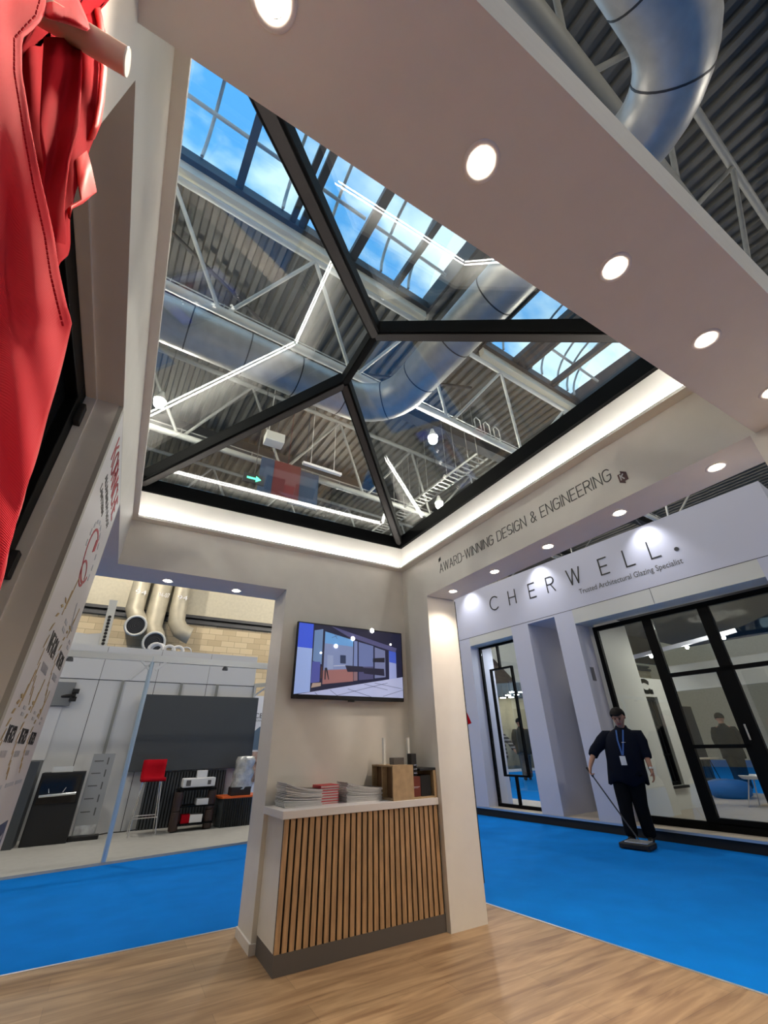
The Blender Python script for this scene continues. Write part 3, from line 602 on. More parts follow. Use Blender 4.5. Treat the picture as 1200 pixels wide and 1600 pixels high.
def truss(v, label, u0, u1, zb=9.67, zt=11.85, off=.3, mt='steel', rb=.10, dv=.92, thin=False):
    t = thing('roof_truss', label, 'roof truss', H((u0, v, zb)))
    b = hmb(); b.tube([(u0, v, zb), (u1, v, zb)], rb, 14); b.build('bottom_chord', M[mt], t)
    for s_ in (-1,): b = hmb(); b.tube([(u0, v+s_*dv, zt), (u1, v+s_*dv, zt)], .075, 8); b.build('top_chord', M[mt], t)
    n0 = math.ceil((u0-off)/3.31); n1 = math.floor((u1-off)/3.31)
    for k in range(n0, n1+1):
        ub = off+3.31*k
        for s_ in (-1,):
            for e in (-1.655, 1.655):
                if u0 <= ub+e <= u1: b = hmb(); b.tube([(ub+.12*(1 if e > 0 else -1), v, zb+.1), (ub+e, v+s_*dv, zt)], .048, 8); b.build('brace', M[mt], t)
    b = hmb(); b.tube([(u0, v+.02, zb+.26), (u1, v+.02, zb+.26)], .015, 6)
    u = u0+.5
    while u < u1: b.tube([(u, v, zb+.08), (u, v+.02, zb+.30)], .010, 5); u += 1.1
    b.build('conduit', M[mt], t)
    return t
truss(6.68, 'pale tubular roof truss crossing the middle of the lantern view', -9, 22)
truss(11.6, 'farther tubular roof truss seen through the rear lantern pane', -9, 22, off=3.6-3.31, mt='gsteel')  # darker steel than the nearer truss paints in the dim far roof
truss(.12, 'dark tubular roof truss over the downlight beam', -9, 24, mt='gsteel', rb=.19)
truss(17.0, 'farthest tubular roof truss near the hall end wall', -9, 22, mt='gsteel')  # same darkened steel for the dim end of the hall
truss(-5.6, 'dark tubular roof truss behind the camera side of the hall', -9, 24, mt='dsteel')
for i, (v, lb) in enumerate(((9.1, 'dark deep purlin between the two pale trusses'), (14.3, 'dark deep purlin beyond the farther truss'), (-2.7, 'dark deep purlin beside the large silver duct'))):
    b = hmb(); b.box(-12, v-.09, 11.85, 30, v+.09, 12.28); b.box(-12, v-.2, 11.83, 30, v+.2, 11.87); tag(b.build('roof_beam', M['dsteel']), lb, 'roof beam')
for (p, q, lb) in (((-1.6, 6.9, 12.05), (3.2, 9.1, 12.05), 'slim diagonal roof brace above the long duct'), ((3.2, 9.1, 12.05), (8.4, 6.9, 12.05), 'slim diagonal roof brace above the duct elbow'), ((7, -2.7, 12.0), (14, .2, 12.0), 'slim diagonal roof brace over the corner of the beam')):
    b = hmb(); b.tube([p, q], .05, 8); tag(b.build('roof_brace', M['dsteel']), lb, 'roof brace')

# ducts
def duct(name, label, path, r, mt='duct', seams=1.1, flange=None):
    t = thing(name, label, 'duct', H(path[0]))
    b = hmb(); b.tube(path, r, 28); b.build('pipe', M[mt], t)
    acc = 0
    for a, c in zip(path, path[1:]):
        a, c = Vector(a), Vector(c); L_ = (c-a).length; d = (c-a).normalized()
        while acc < L_:
            p = a+d*acc; b = hmb(); b.tube([p-d*.012, p+d*.012], r*1.012, 28); b.build('seam_ring', M['dsteel'], t); acc += seams
        acc -= L_
    return t
zd = 8.35
c1 = [(-9, 6.34, zd), (0, 6.34, zd), (3.2, 6.34, zd)] + [(3.2+1.1*math.sin(a*PI/16), 5.24+1.1*math.cos(a*PI/16), zd) for a in range(1, 9)]
c1 += [(4.30, 3, zd), (4.30, .75, zd)] + [(3.35+.95*math.cos(a*PI/16), .10-.88*math.sin(a*PI/16), zd) for a in range(0, 9)] + [(2.0, -.80, zd), (-9, -.9, zd)]
duct('air_duct', 'large silver air duct running under the truss and turning across the roof', c1, .44)
duct('air_duct', 'straight silver duct crossing high beside the rear lantern pane', [(9.6, 8.3, 8.0), (9.6, 14, 8.0)], .3) if False else None

# high bay lamps (the hall's own lighting)
def bay(x, y, z, label, group=None):
    t = thing('high_bay_lamp', label, 'hall lamp', (x, y, z), group)
    b = MB(); b.lathe((x, y, z), [(.15, 0), (.14, .06), (.07, .20), (.05, .30), (.02, .32)], 20); b.build('hood', M['steel'], t)
    b = MB(); b.sphere((x, y, z-.10), .13, 16, 10); b.build('bulb', M['bayb'], t)
    b = MB(); b.tube([(x, y, z+.3), (x, y, DZ+.06)], .008, 6); b.build('hanger_wire', M['dsteel'], t)
    return t
bp = A(250, 626, 'z', 9.4); bay(bp.x, bp.y, 9.4, 'bright round hall lamp by the lantern edge over the printed panel')
bp = A(686, 786, 'z', 9.2); bay(bp.x, bp.y, 9.2, 'bright round hall lamp low over the lettered header')
for (x, y, lb) in ((-6, -6, 'hall lamp behind the stand, on the shell scheme side'), (4, -7, 'hall lamp behind the stand, central'), (13, -4, 'hall lamp beyond the fascia stand corner'), (-6.5, 4, 'hall lamp out of the lantern view beyond the printed panel'), (6.2, 7.6, 'hall lamp over the aisle between the stands'),
                   (13.5, 6, 'hall lamp over the lilac stand interior'), (-1.5, 17.3, 'hall lamp near the block wall ducts'), (6.5, 16.2, 'hall lamp near the block wall corner'), (16, 14, 'hall lamp beyond the lilac stand')):
    bay(x, y, 9.3, lb)
# batten, speaker box, cable tray, exit sign
p, q = A(473, 723, 'z', 9.6), A(533, 742, 'z', 9.6)
t = thing('batten_light', 'slim white batten light hung in the rear lantern pane view', 'light', p); b = MB(); b.beam(p, q, .12, .09); b.build('body', M['paper'], t)
b = MB()
for f in (.2, .8): r_ = p.lerp(q, f); b.tube([r_, r_+Vector((0, 0, 2.6))], .012, 5)
b.build('hangers', M['steel'], t)
p = A(428, 690, 'z', 9.9); t = thing('speaker_box', 'pale box speaker hung in the rear lantern pane view', 'speaker', p); b = MB(); b.box(p.x-.3, p.y-.2, 9.8, p.x+.3, p.y+.2, 10.15); b.build('body', M['creamp'], t, bevel=.02)
b = MB(); b.tube([(p.x-.2, p.y, 10.15), (p.x-.2, p.y, DZ)], .015, 5); b.build('hanger', M['steel'], t)
t = thing('cable_tray', 'perforated cable tray hung on rods above the lettered header', 'cable tray', H((9, 9, 9.6))); b = hmb(); b.box(8.7, 7.4, 9.6, 8.72, 14, 9.68); b.box(9.2, 7.4, 9.6, 9.22, 14, 9.68)
v = 7.5
while v < 14: b.box(8.7, v, 9.6, 9.22, v+.05, 9.62); v += .22
b.build('tray', M['gsteel'], t)
b = hmb()
for v in (7.8, 8.9, 10.0, 11.1, 12.2):
    b.tube([(8.7, v, 9.65), (8.7, v, DZ)], .012, 6); b.tube([(9.2, v, 9.65), (9.2, v, DZ)], .012, 6)
b.build('hanger_rods', M['gsteel'], t)
t = thing('wire_loops', 'looped pale cables on the truss above the lettered header', 'cable', H((8.2, 6.7, 9.8))); b = hmb()
for k, u in enumerate((7.9, 8.3, 8.75)): b.tube([(u, 6.6, 9.75), (u, 6.6, 10.15), (u+.1, 6.6, 10.28), (u+.25, 6.6, 10.2), (u+.27, 6.6, 9.75)], .018, 6)
b.build('loops', M['ribw'], t)
p = A(397, 748, 'z', 8.0); t = thing('exit_sign', 'small green exit sign on the far side of the hall', 'sign', p); b = MB(); b.box(p.x-.3, p.y, 7.85, p.x+.3, p.y+.06, 8.15); b.build('body', M['dsteel'], t)
b = MB(); b.tube([(p.x, p.y+.03, 8.15), (p.x, p.y+.03, DZ+.06)], .012, 6); b.build('hanger', M['dsteel'], t)
b = MB(); b.prism([(p.x-.2, p.y-.01, 7.97), (p.x+.05, p.y-.01, 7.97), (p.x+.05, p.y-.01, 7.90), (p.x+.2, p.y-.01, 8.0), (p.x+.05, p.y-.01, 8.10), (p.x+.05, p.y-.01, 8.03), (p.x-.2, p.y-.01, 8.03)], (0, .008, 0)); b.build('arrow', M['green'], t)
for (px, py, mt, w_, lb) in ((425, 742, 'signblue', .8, 'dark blue hanging banner on the far hall side'), (448, 748, 'signred', .9, 'dark red hanging banner on the far hall side'), (475, 760, 'signblue', 1.0, 'blue hanging banner beyond the red one')):
    p = A(px, py, 'z', 9.0); b = MB(); b.box(p.x-w_/2, p.y, 8.2, p.x+w_/2, p.y+.04, 9.6); b.tube([(p.x, p.y+.02, 9.6), (p.x, p.y+.02, DZ)], .01, 5); tag(b.build('hanging_banner', M[mt]), lb, 'banner')

# hall walls
WY = 21.0
b = MB(); b.box(-30, WY, -.03, 44, WY+.3, 6.35); st(b.build('wall_back', M['block']))
b = MB(); b.box(-30, WY, 6.75, 44, WY+.3, DZ+1.4); st(b.build('wall_back', M['upper']))
b = MB(); b.box(-30, WY-.15, 6.35, 44, WY+.3, 6.5); b.box(-30, WY+.1, 6.5, 44, WY+.3, 6.62); b.box(-30, WY-.08, 6.62, 44, WY+.3, 6.75); st(b.build('trim_5', M['dsteel']))
b = MB(); b.box(-14.6, -14, -.03, -14.3, 24, DZ+1.2); st(b.build('wall_left', M['upper']))
b = MB(); b.box(38, -14, -.03, 38.3, 24, DZ+1.2); st(b.build('wall_right', M['upper']))
b = MB(); b.box(-30, -14.3, -.03, 44, -14, DZ+1.2); st(b.build('wall_front', M['upper']))

# dull vertical ducts on the far wall
def wduct(label, path, r, ring=None, num=None):
    t = thing('wall_duct', label, 'duct', path[0]); b = MB(); b.tube(path, r, 24, cap=False); b.build('pipe', M['duct2'], t, solid=.01)
    b = MB()
    a, c = Vector(path[0]), Vector(path[1]); k = 0; d = (c-a).normalized()
    while k < (c-a).length: p = a+d*k; b.tube([p, p+d*.02], r*1.01, 24, cap=False); k += .45
    b.build('seams', M['duct2'], t)
    if ring:
        p, ax = Vector(ring[0]), Vector(ring[1]).normalized(); b = MB()
        for k in range(5): b.lathe(p, [(r*(.95-.18*k), 0), (r*(.95-.18*k), .02), (r*(.88-.18*k), .02), (r*(.88-.18*k), 0)], 24, axis=ax)
        b.build('grille', M['dsteel'], t)
        b = MB(); n = 28
        e = ax.orthogonal().normalized(); g_ = ax.cross(e)
        b.tube([p+(e*math.cos(2*PI*k/n)+g_*math.sin(2*PI*k/n))*r*1.05 for k in range(n+1)], .05, 8); b.build('rim', M['ribw'], t)
    if num:
        font_text('duct_number', num, (path[0][0]-r*.5, path[0][1]-r-.02, 7.1), (1, 0, 0), (0, 0, 1), .2, M['paper'], t, width=r*1.2)
    return t
dy = 20.3
pA = A(216, 940, 'y', dy); pB = A(212, 978, 'y', dy-.6)
wduct('dull metal wall duct ending in a round white-rimmed grille', [(pA.x-.02, dy, 12.2), (pA.x-.05, dy, pB.z+.8), (pB.x, dy-.15, pB.z+.35), (pB.x, dy-.5, pB.z+.02), (pB.x, dy-.9, pB.z-.05)], .35, ((pB.x, dy-.9, pB.z-.05), (0, -1, -.25)), '94')
pA = A(250, 940, 'y', dy); pB = A(240, 1004, 'y', dy-.6)
wduct('dull metal wall duct with stencilled number in the middle', [(pA.x+.05, dy, 12.2), (pA.x-.05, dy, pB.z+.8), (pB.x, dy-.15, pB.z+.35), (pB.x, dy-.5, pB.z+.02), (pB.x, dy-.9, pB.z-.05)], .37, ((pB.x, dy-.9, pB.z-.05), (0, -1, -.25)), '94-07')
pA = A(282, 940, 'y', dy); pB = A(298, 992, 'y', dy-.3)
wduct('dull metal wall duct with an elbow turned sideways', [(pA.x, dy, 12.2), (pA.x-.02, dy, pB.z+1.1), (pA.x+.03, dy, pB.z+.55), (pA.x+.25, dy-.05, pB.z+.2), (pA.x+.6, dy-.1, pB.z+.02), (pB.x, dy-.1, pB.z)], .34, None, '94')

# ------------------------------------------------------------------ shell scheme booth at the back
SY = 10.67; SX1 = 2.58
b = MB(); b.prism([(-5, 7.25, FZ), (2.80, 8.36, FZ), (2.80, 10.9, FZ), (-5, 10.9, FZ)], (0, 0, .03)); st(b.build('floor', M['greyfl']))
t = thing('partition_wall', 'white modular partition wall of the shell scheme booth', 'partition', (0, SY, 0))
xs = [-4.6, A(200, 1015, 'y', SY).x - 1.55, A(160, 1062, 'y', SY).x, A(250, 1015, 'y', SY).x, A(330, 1023, 'y', SY).x, SX1]
xs = [-4.5, -3.3, -2.1, -.55, .48, 1.52, SX1]
for a, c in zip(xs, xs[1:]):
    b = MB(); b.box(a+.006, SY, 0, c-.006, SY+.05, 2.55); b.box(a+.004, SY-.01, 2.565, c-.004, SY+.05, 3.22); b.build('panel', M['panel'], t)
b = MB(); b.box(-4.5, SY+.01, 0, SX1, SY+.045, 3.2); b.build('backing', M['dsteel'], t)
for a in (-2.1, -.12, 1.0, 1.75):
    b = MB(); b.box(a-.025, SY-.045, 0, a+.025, SY, 2.56); b.box(a-.006, SY-.048, 0, a+.006, SY-.045, 2.5); b.build('upright', M['gsteel'], t)
b = MB(); b.tube([(SX1+.02, SY-.02, 0), (SX1+.02, SY-.02, 2.6)], .03, 8); b.build('corner_post', M['alu'], t)
b = MB(); b.beam((SX1+.02, SY-.02, 2.58), (3.6, SY-1.0, 2.60), .05, .08); b.beam((SX1+.02, SY-.02, 2.35), (2.85, SY-.25, 2.56), .03, .03); b.build('side_rail', M['alu'], t)
t = thing('booth_gantry', 'aluminium shell scheme post and overhead beam at the booth front', 'frame', (.245, 8.02, 0))
b = MB(); b.tube([(.245, 8.02, 0), (.245, 8.02, 2.62)], .032, 8, smooth=False); b.build('post', mat('blue_tinted_aluminium', (.50, .62, .72), .35, metal=.5), t)
b = MB(); b.box(-4.5, 7.99, 2.54, 3.4, 8.05, 2.64); b.build('beam', M['alu'], t)
for q0_, q1_ in (((202, 1062), (240, 1032)), ((219, 1029), (234, 1047)), ((262, 1033), (243, 1047))):
    b = MB(); b.beam(A(*q0_, 'y', 8.02), A(*q1_, 'y', 8.02), .035, .035); b.build('knee_brace', M['alu'], t)
for px in (111, 355):
    p = A(px, 1025, 'y', 8.02); b = MB(); b.lathe((p.x, 8.02, 2.50), [(.05, -.02), (.04, .02), (.015, .05)], 12); tag(b.build('beam_spotlight', M['dsteel']), 'small dark fitting under the shell beam ' + ('by the printed panel' if px < 200 else 'by the television pier'), 'light')
t = thing('video_wall', 'large dark grey blank screen panel on the white partition', 'screen', (1.4, SY-.15, .92)); b = MB(); b.box(.30, SY-.17, .93, 2.68, SY-.06, 2.30); b.build('panel', M['scr'], t, bevel=.006)
b = MB(); b.box(.9, SY-.06, 1.2, 2.2, SY-.05, 2.0); b.build('mount', M['matt'], t)
t = thing('ribbed_backdrop', 'black ribbed acoustic panel below the dark screen', 'panel', (1.4, SY-.05, 0)); b = MB(); b.box(.72, SY-.085, 0, 2.20, SY-.055, .90); b.k = 1
x = .72
while x < 2.18: b.box(x, SY-.105, 0, x+.035, SY-.085, .90); x += .055
b.build('ribs', [M['felt'], M['scr']], t)
# bar stool
t = thing('bar_stool', 'red upholstered bar stool with chrome legs', 'bar stool', (.78, 10.0, 0))
def rows_seat():
    prof = [(-.23, .80), (-.22, .835), (-.12, .83), (.08, .815), (.16, .825), (.205, .90), (.235, 1.02), (.25, 1.13)]
    return [[(.78+(j/6-.5)*.42*(1-.12*abs(j/6-.5)), 10.0+y-.02*abs(j-3), z) for j in range(7)] for y, z in prof]
b = MB(); b.grid(rows_seat()); b.build('seat_shell', M['redf'], t, solid=.045)
for sx in (-.17, .17):
    for sy in (-.15, .17): b = MB(); b.tube([(.78+sx*.85, 10.0+sy*.8, .80), (.78+sx*1.25, 10.0+sy*1.35, 0)], .011, 8); b.build('leg', M['chrome'], t)
b = MB()
c4 = [(.78+sx*1.13, 10.0+sy*1.2, .26) for sx, sy in ((-.17, -.15), (.17, -.15), (.17, .17), (-.17, .17), (-.17, -.15))]
b.tube(c4, .009, 8, smooth=False); b.build('foot_ring', M['chrome'], t)
# shelf stand with projector
t = thing('shelf_stand', 'low black shelf stand with thick brown tube posts', 'shelf', (1.55, 10.0, 0))
for (x, y) in ((1.27, 9.92), (1.86, 9.96)):
    for (z0, z1) in ((.02, .30), (.31, .60)): b = MB(); b.lathe((x, y, z0), [(.075, 0), (.08, .02), (.08, z1-z0-.02), (.075, z1-z0)], 16); b.build('post', M['brown'], t)
for z in (.10, .36, .62): b = MB(); b.box(1.24, 9.86, z, 1.92, 10.24, z+.02); b.build('shelf', M['black'], t)
for (x, y) in ((1.30, 10.2), (1.86, 10.2)): b = MB(); b.tube([(x, y, 0), (x, y, .62)], .02, 8); b.build('post', M['black'], t)
t = thing('projector', 'white box projector on top of the shelf stand', 'projector', (1.58, 10.0, .64)); b = MB(); b.box(1.30, 9.88, .665, 1.88, 10.12, .81); b.build('case', M['paper'], t, bevel=.015)
b = MB(); b.box(1.36, 9.876, .69, 1.44, 9.882, .78); b.box(1.74, 9.876, .70, 1.80, 9.882, .77); b.build('vents', M['kick'], t)
b = MB()
for x in (1.34, 1.84): b.lathe((x, 9.95, .64), [(.02, 0), (.02, .025)], 10)
b.build('feet', M['dsteel'], t)
b = MB(); b.box(1.54, 9.93, .81, 1.72, 10.05, .93); tag(b.build('carton', M['paper'], bevel=.004), 'small white carton standing on the projector', 'box')
b = MB(); b.box(1.60, 9.9, .38, 1.85, 10.1, .48); tag(b.build('paper_pile', M['paper'], bevel=.003), 'pile of white paper on the middle shelf of the stand', 'paper')
b = MB(); b.box(1.38, 9.88, .12, 1.52, 10.05, .25); tag(b.build('boxed_kit', M['redf'], bevel=.003), 'small red and white carton on the lowest shelf', 'box')
b = MB(); b.box(1.525, 9.88, .12, 1.74, 10.05, .24); tag(b.build('boxed_kit', M['paper'], bevel=.003), 'plain white carton beside the red one on the lowest shelf', 'box')
# orange topped cabinet
t = thing('ribbed_cabinet', 'low black ribbed cabinet with bright orange top', 'cabinet', (2.35, 10.0, 0))
ft = [(2.03, 10.12), (2.08, 9.90), (2.62, 9.88), (2.82, 10.15), (2.80, 10.45), (2.05, 10.45)]
b = MB(); b.prism([(x, y, 0) for x, y in ft], (0, 0, .45)); b.build('body', M['scr'], t)
b = MB(); b.prism([(x+(.02 if x > 2.3 else -.02), y-.02, .45) for x, y in ft], (0, 0, .03)); b.build('top', M['orange'], t)
b = MB(); x = 2.09
while x < 2.60: b.box(x, 9.87, .01, x+.022, 9.885+.01, .44); x += .042
b.build('ribs', M['felt'], t)
t = thing('wrapped_machine', 'machine shrouded in crumpled clear plastic on the orange cabinet', 'machine', (2.45, 10.1, .48)); b = MB(); b.box(2.22, 9.95, .48, 2.60, 10.25, .62); b.build('base', M['matt'], t, bevel=.01)
b = MB(); rows = []
for i in range(9):
    f = i/8; z = .58+f*.56; w_ = .20*(1-.12*f)+.02*S(i*2.1); rows.append([(2.43+.03*f+w_*math.cos(a*PI/8)*(1+.08*S(a*3+i)), 10.1+.15*math.sin(a*PI/8)*(1+.1*S(a*2.3+i*1.7)), z) for a in range(17)])
rows.append([(2.46, 10.1, 1.15)]*17); b.grid(rows); b.build('plastic_cover', M['foil'], t)
# black display, banners on the booth's other side
t = thing('display_unit', 'black free-standing product display with a silver handle bar', 'display', (-.6, 10.0, 0)); b = MB(); b.box(-.92, 9.93, 0, -.30, 10.25, .99); b.build('body', M['matt'], t, bevel=.01)
b = MB(); b.box(-.88, 9.915, .55, -.34, 9.93, .95); b.build('glossy_screen', M['dark'], t)
b = MB(); b.tube([(-.86, 9.90, .66), (-.36, 9.90, .68)], .022, 10); b.tube([(-.74, 9.90, .70), (-.76, 9.90, .76)], .006, 6); b.tube([(-.55, 9.90, .70), (-.52, 9.90, .77)], .006, 6); b.build('handle_bar', M['chrome'], t)
b = MB(); b.box(-.80, 9.99, .99, -.5, 10.05, 1.07); b.build('clear_holder', M['clear'], t)
t = thing('roller_banner', 'slim silver roll-up banner with a column of dark marks', 'banner', (-.08, 10.1, 0)); b = MB(); b.box(-.30, 10.0, 0, .14, 10.18, .06); b.build('base', M['matt'], t, bevel=.01)
b = MB(); q = [A(149, 1178, 'y', 10.1), A(178, 1178, 'y', 10.1)]; b.box(-.26, 10.095, .06, .08, 10.105, q[0].z); b.build('sheet', mat('silver_print', (.36, .37, .37), .4, metal=.3), t)
b = MB(); zt_ = q[0].z
for k in range(5): zc = .38+k*(zt_-.5)/4; b.box(-.02, 10.09, zc-.05, .0, 10.095, zc+.06); b.box(-.22, 10.09, zc, -.08, 10.095, zc+.015)
b.build('printed_marks', M['ink'], t)
b = MB(); b.box(-.24, 10.088, .07, .06, 10.092, .20); b.build('paper_slip', M['foil'], t)
t = thing('side_cabinet', 'tall narrow dark grey cabinet beside the black display', 'cabinet', (-1.15, 9.9, 0)); b = MB(); b.box(-1.6, 9.82, 0, -.99, 10.3, 1.16); b.build('body', M['scr'], t, bevel=.004)
b = MB(); b.box(-1.55, SY-.03, 1.17, -1.02, SY-.01, 2.05); tag(b.build('wall_poster', M['paper']), 'white printed poster on the partition above the dark cabinet', 'poster')
p0, p1 = A(80, 1065, 'y', SY-.05), A(106, 1103, 'y', SY-.05); b = MB(); b.box(-1.5, SY-.08, p1.z, p1.x+.02, SY-.02, p0.z); tag(b.build('grey_sign', mat('mid_grey', (.20, .21, .22), .5)), 'mid grey square board on the partition near the small camera', 'sign')
p = A(116, 1086, 'y', SY-.12); t = thing('wall_camera', 'small black camera bracket on the white partition', 'camera', p); b = MB(); b.box(p.x-.06, p.y-.02, p.z-.11, p.x+.05, p.y+.05, p.z-.03); b.box(p.x-.05, p.y-.02, p.z+.03, p.x+.06, p.y+.05, p.z+.11); b.box(p.x-.02, p.y-.02, p.z-.05, p.x+.02, p.y+.1, p.z+.05); b.build('body', M['matt'], t)
b = MB(); b.tube([(p.x-.2, p.y+.07, p.z-.03), (p.x, p.y+.03, p.z)], .035, 10); b.build('arm', M['matt'], t)
# cable along partition foot
b = MB(); b.tube([(.10, 10.4, .012), (.3, 10.55, .012), (.5, 10.5, .012), (.75, 10.6, .012)], .008, 6); tag(b.build('floor_cable', M['matt']), 'black cable trailing along the foot of the partition', 'cable')
# coils on top of the partition
for (px, lb) in ((243, 'bundle of white hose on the partition top under the ducts'), (264, 'white hose loop beside the bundle on the partition top'), (278, 'smaller white hose loop on the partition top'), (291, 'thin white hose end curling over the partition top')):
    p = A(px, 1016, 'y', SY+.1); b = MB(); R_ = .14 if px < 250 else .11
    for s_ in ((0, .05) if px < 250 else (0,)):
        b.tube([(p.x+s_+R_*math.cos(a*PI/8), SY+.1+s_, 3.24+R_*.9*math.sin(a*PI/8)) for a in range(9)], .035 if px < 285 else .015, 10)
    tag(b.build('hose_coil', M['paper']), lb, 'hose')
# tall perforated strut above partition
p0, p1 = A(178, 938, 'y', 12), A(161, 1006, 'y', 12)
t = thing('perforated_strut', 'tall white perforated strut leaning above the partition', 'strut', p1); b = MB(); b.beam(Vector((p1.x-.15, p1.y, FZ)), p1, .17, .05, up=(0, 1, 0)); b.beam(p1, p0, .17, .05, up=(0, 1, 0)); b.build('plate', M['ribw'], t)
b = MB()
for k in range(9): c_ = p1.lerp(p0, .0+k*.075)+Vector((0, -.03, 0)); b.lathe(c_, [(.035, 0), (.035, .012)], 10, axis=(0, -1, 0))
b.build('holes', M['matt'], t)
q0 = A(118, 975, 'y', 12.1); q1 = A(160, 1006, 'y', 12.1)
b = MB(); b.prism([(q0.x-1.2, 12.1, 0), (q1.x, 12.1, 0), (q1.x+.02, 12.1, q0.z-.02), (q1.x-.1, 12.1, q0.z-.16), (q1.x-.35, 12.1, q0.z-.2), (q0.x-1.2, 12.1, q0.z-.12)], (0, .05, 0)); tag(b.build('white_partition', M['panel']), 'white curved-top partition standing behind the shell booth', 'partition')
# posters in the gap beyond the booth
t = thing('exhibition_banner', 'tall white banner with dark lettering glimpsed between partition and television pier', 'banner', (3.9, 14, 0)); b = MB(); b.box(3.2, 14, FZ, 5.0, 14.08, 2.7); b.build('board', M['paper'], t)
font_text('banner_words', 'CEM', (3.50, 13.995, 2.08), (1, 0, 0), (0, 0, 1), .14, M['ink'], t, width=.42); font_text('banner_words', 'LOW C', (3.52, 13.995, 1.99), (1, 0, 0), (0, 0, 1), .05, M['ink'], t, width=.32)
b = MB(); b.prism([(3.4, 13.99, 1.25), (3.4, 13.99, 1.6), (3.7, 13.99, 1.85), (4.6, 13.99, 1.9), (4.6, 13.99, 1.25)], (0, .01, 0)); b.build('banner_picture', mat('slate_print', (.10, .15, .20), .5), t)
b = MB(); b.box(3.35, 13.97, .45, 4.6, 14.0, 1.20); b.build('patterned_print', mat('speckled_print', (.32, .20, .14), .6, noise=.95, nscale=9), t)

# ================================================================== LILAC STAND ACROSS THE AISLE
CP = Vector((7.326, 5.4, 0)); ca = math.radians(95); CE = Vector((math.cos(ca), math.sin(ca), 0)); CI = Vector((math.sin(ca), -math.cos(ca), 0))
def Cq(q): return CP + CE*q[0] + CI*q[1] + Vector((0, 0, q[2]))   # (along, depth, height)
def cmb(): b = MB(); b.T = Cq; return b
PZ = .12; FB, FT = 3.57, 4.70
b = cmb(); b.box(-3.75, .0, PZ-.03, 4.2, 1.62, PZ); b.box(-8, 1.62, PZ-.03, .88, 6.4, PZ); st(b.build('floor', M['tile']))
b = cmb(); b.box(-3.75, .02, FZ, 4.2, 1.6, PZ-.03); b.box(-8, 1.6, FZ, .88, 6.38, PZ-.03); st(b.build('trim_6', M['matt']))
b = cmb(); b.box(-3.76, -.012, PZ-.028, 4.2, .01, PZ+.002); st(b.build('trim_7', M['alu']))
b = cmb()
b.box(2.66, 0, PZ, 4.2, .18, FB); b.box(2.66, .18, PZ, 2.78, .75, FB)          # pier by the tall window
b.box(.89, 0, PZ, 1.344, .45, FB); b.box(.89, .45, PZ, 1.0, 3.2, FB)
b.box(-.20, 0, PZ, .215, .45, FB)
b.box(-3.71, 0, PZ, -3.26, .45, FB); b.box(-3.71, .45, PZ, -3.55, 5.0, FB)
b.box(-3.71, 0, FB+.006, 4.2, .12, FT); b.box(-3.71, .12, FB+.006, -3.59, 5.0, FT)
wl = st(b.build('wall_facade', M['lil']))
b = cmb(); b.box(1.344, 0, 3.376, 2.66, .45, FB); b.box(-3.26, 0, 3.295, -.20, .45, FB); b.box(-.20, .002, FB-.02, -.205, .4, FB); st(b.build('wall_lintel', M['creamp']))
b = cmb(); b.box(-3.7, .45, FB-.04, .89, 1.4, FB); b.box(.215, .0, FB-.04, .89, .45, FB); st(b.build('ceiling', M['lil']))
b = cmb(); b.box(-3.7, -.002, FB, 4.2, .10, FB+.008); b.box(-1.72, -.003, 3.3, -1.715, .01, FB); st(b.build('trim_8', M['matt']))
# fascia letters (reading direction is -along)
rd = -CE; up = Vector((0, 0, 1))
ltrs = 'CHERWELL'; ls = [1.845, 1.255, .685, .215, -.265, -1.01, -1.475, -1.905]
ls = [1.845, 1.265, .69, .225, -.28, -.985, -1.475, -1.92]
b = MB(); o0 = Cq((1.845, -.004, 4.055))
letters(b, ltrs, o0, rd, up, .315, .024, depth=.006, starts=[1.845-a for a in ls])
wlt = b.build('fascia_lettering', M['inkb'], wl); wlt['kind'] = 'structure'
b = MB(); b.lathe(Cq((-2.335, -.003, 4.085)), [(.035, 0), (.035, .006)], 20, axis=-CI); b.build('fascia_stop', M['inkb'], wl)['kind'] = 'structure'
font_text('fascia_strapline', 'Trusted Architectural Glazing Specialist', Cq((-.455, -.003, 3.825)), rd, up, .10, M['ink'], wl, width=1.90)['kind'] = 'structure'
b = cmb(); b.box(-.2035, .14, 2.26, -.2005, .26, 2.5); b.build('wall_notice', mat('grey_notice', (.12, .12, .15), .5), wl)['kind'] = 'structure'
# arm spotlights over the fascia
for (s_, lb) in ((2.45, 'small arm spotlight over the fascia nearest the pillar'), (.35, 'small arm spotlight over the middle of the fascia'), (-1.95, 'small arm spotlight over the last letters of the fascia')):
    t = thing('arm_spotlight', lb, 'spotlight', Cq((s_, .1, FT)))
    b = cmb(); b.tube([(s_, .05, FT), (s_, -.25, FT+.12)], .012, 8); b.build('arm', M['dsteel'], t)
    b = cmb(); b.lathe((s_, -.25, FT+.12), [(.03, -.02), (.05, .02), (.05, .06), (.02, .08)], 12); b.build('head', M['steel'], t)
    lp = Cq((s_, -.32, FT+.08)); tgt = Cq((s_, 0, 4.15)); l = lamp('SPOT', 'bulb', t, lp, 16, (.92, .94, 1), .04, spot=math.radians(95), blend=1)
    l.rotation_euler = (tgt-lp).to_track_quat('-Z', 'Y').to_euler()
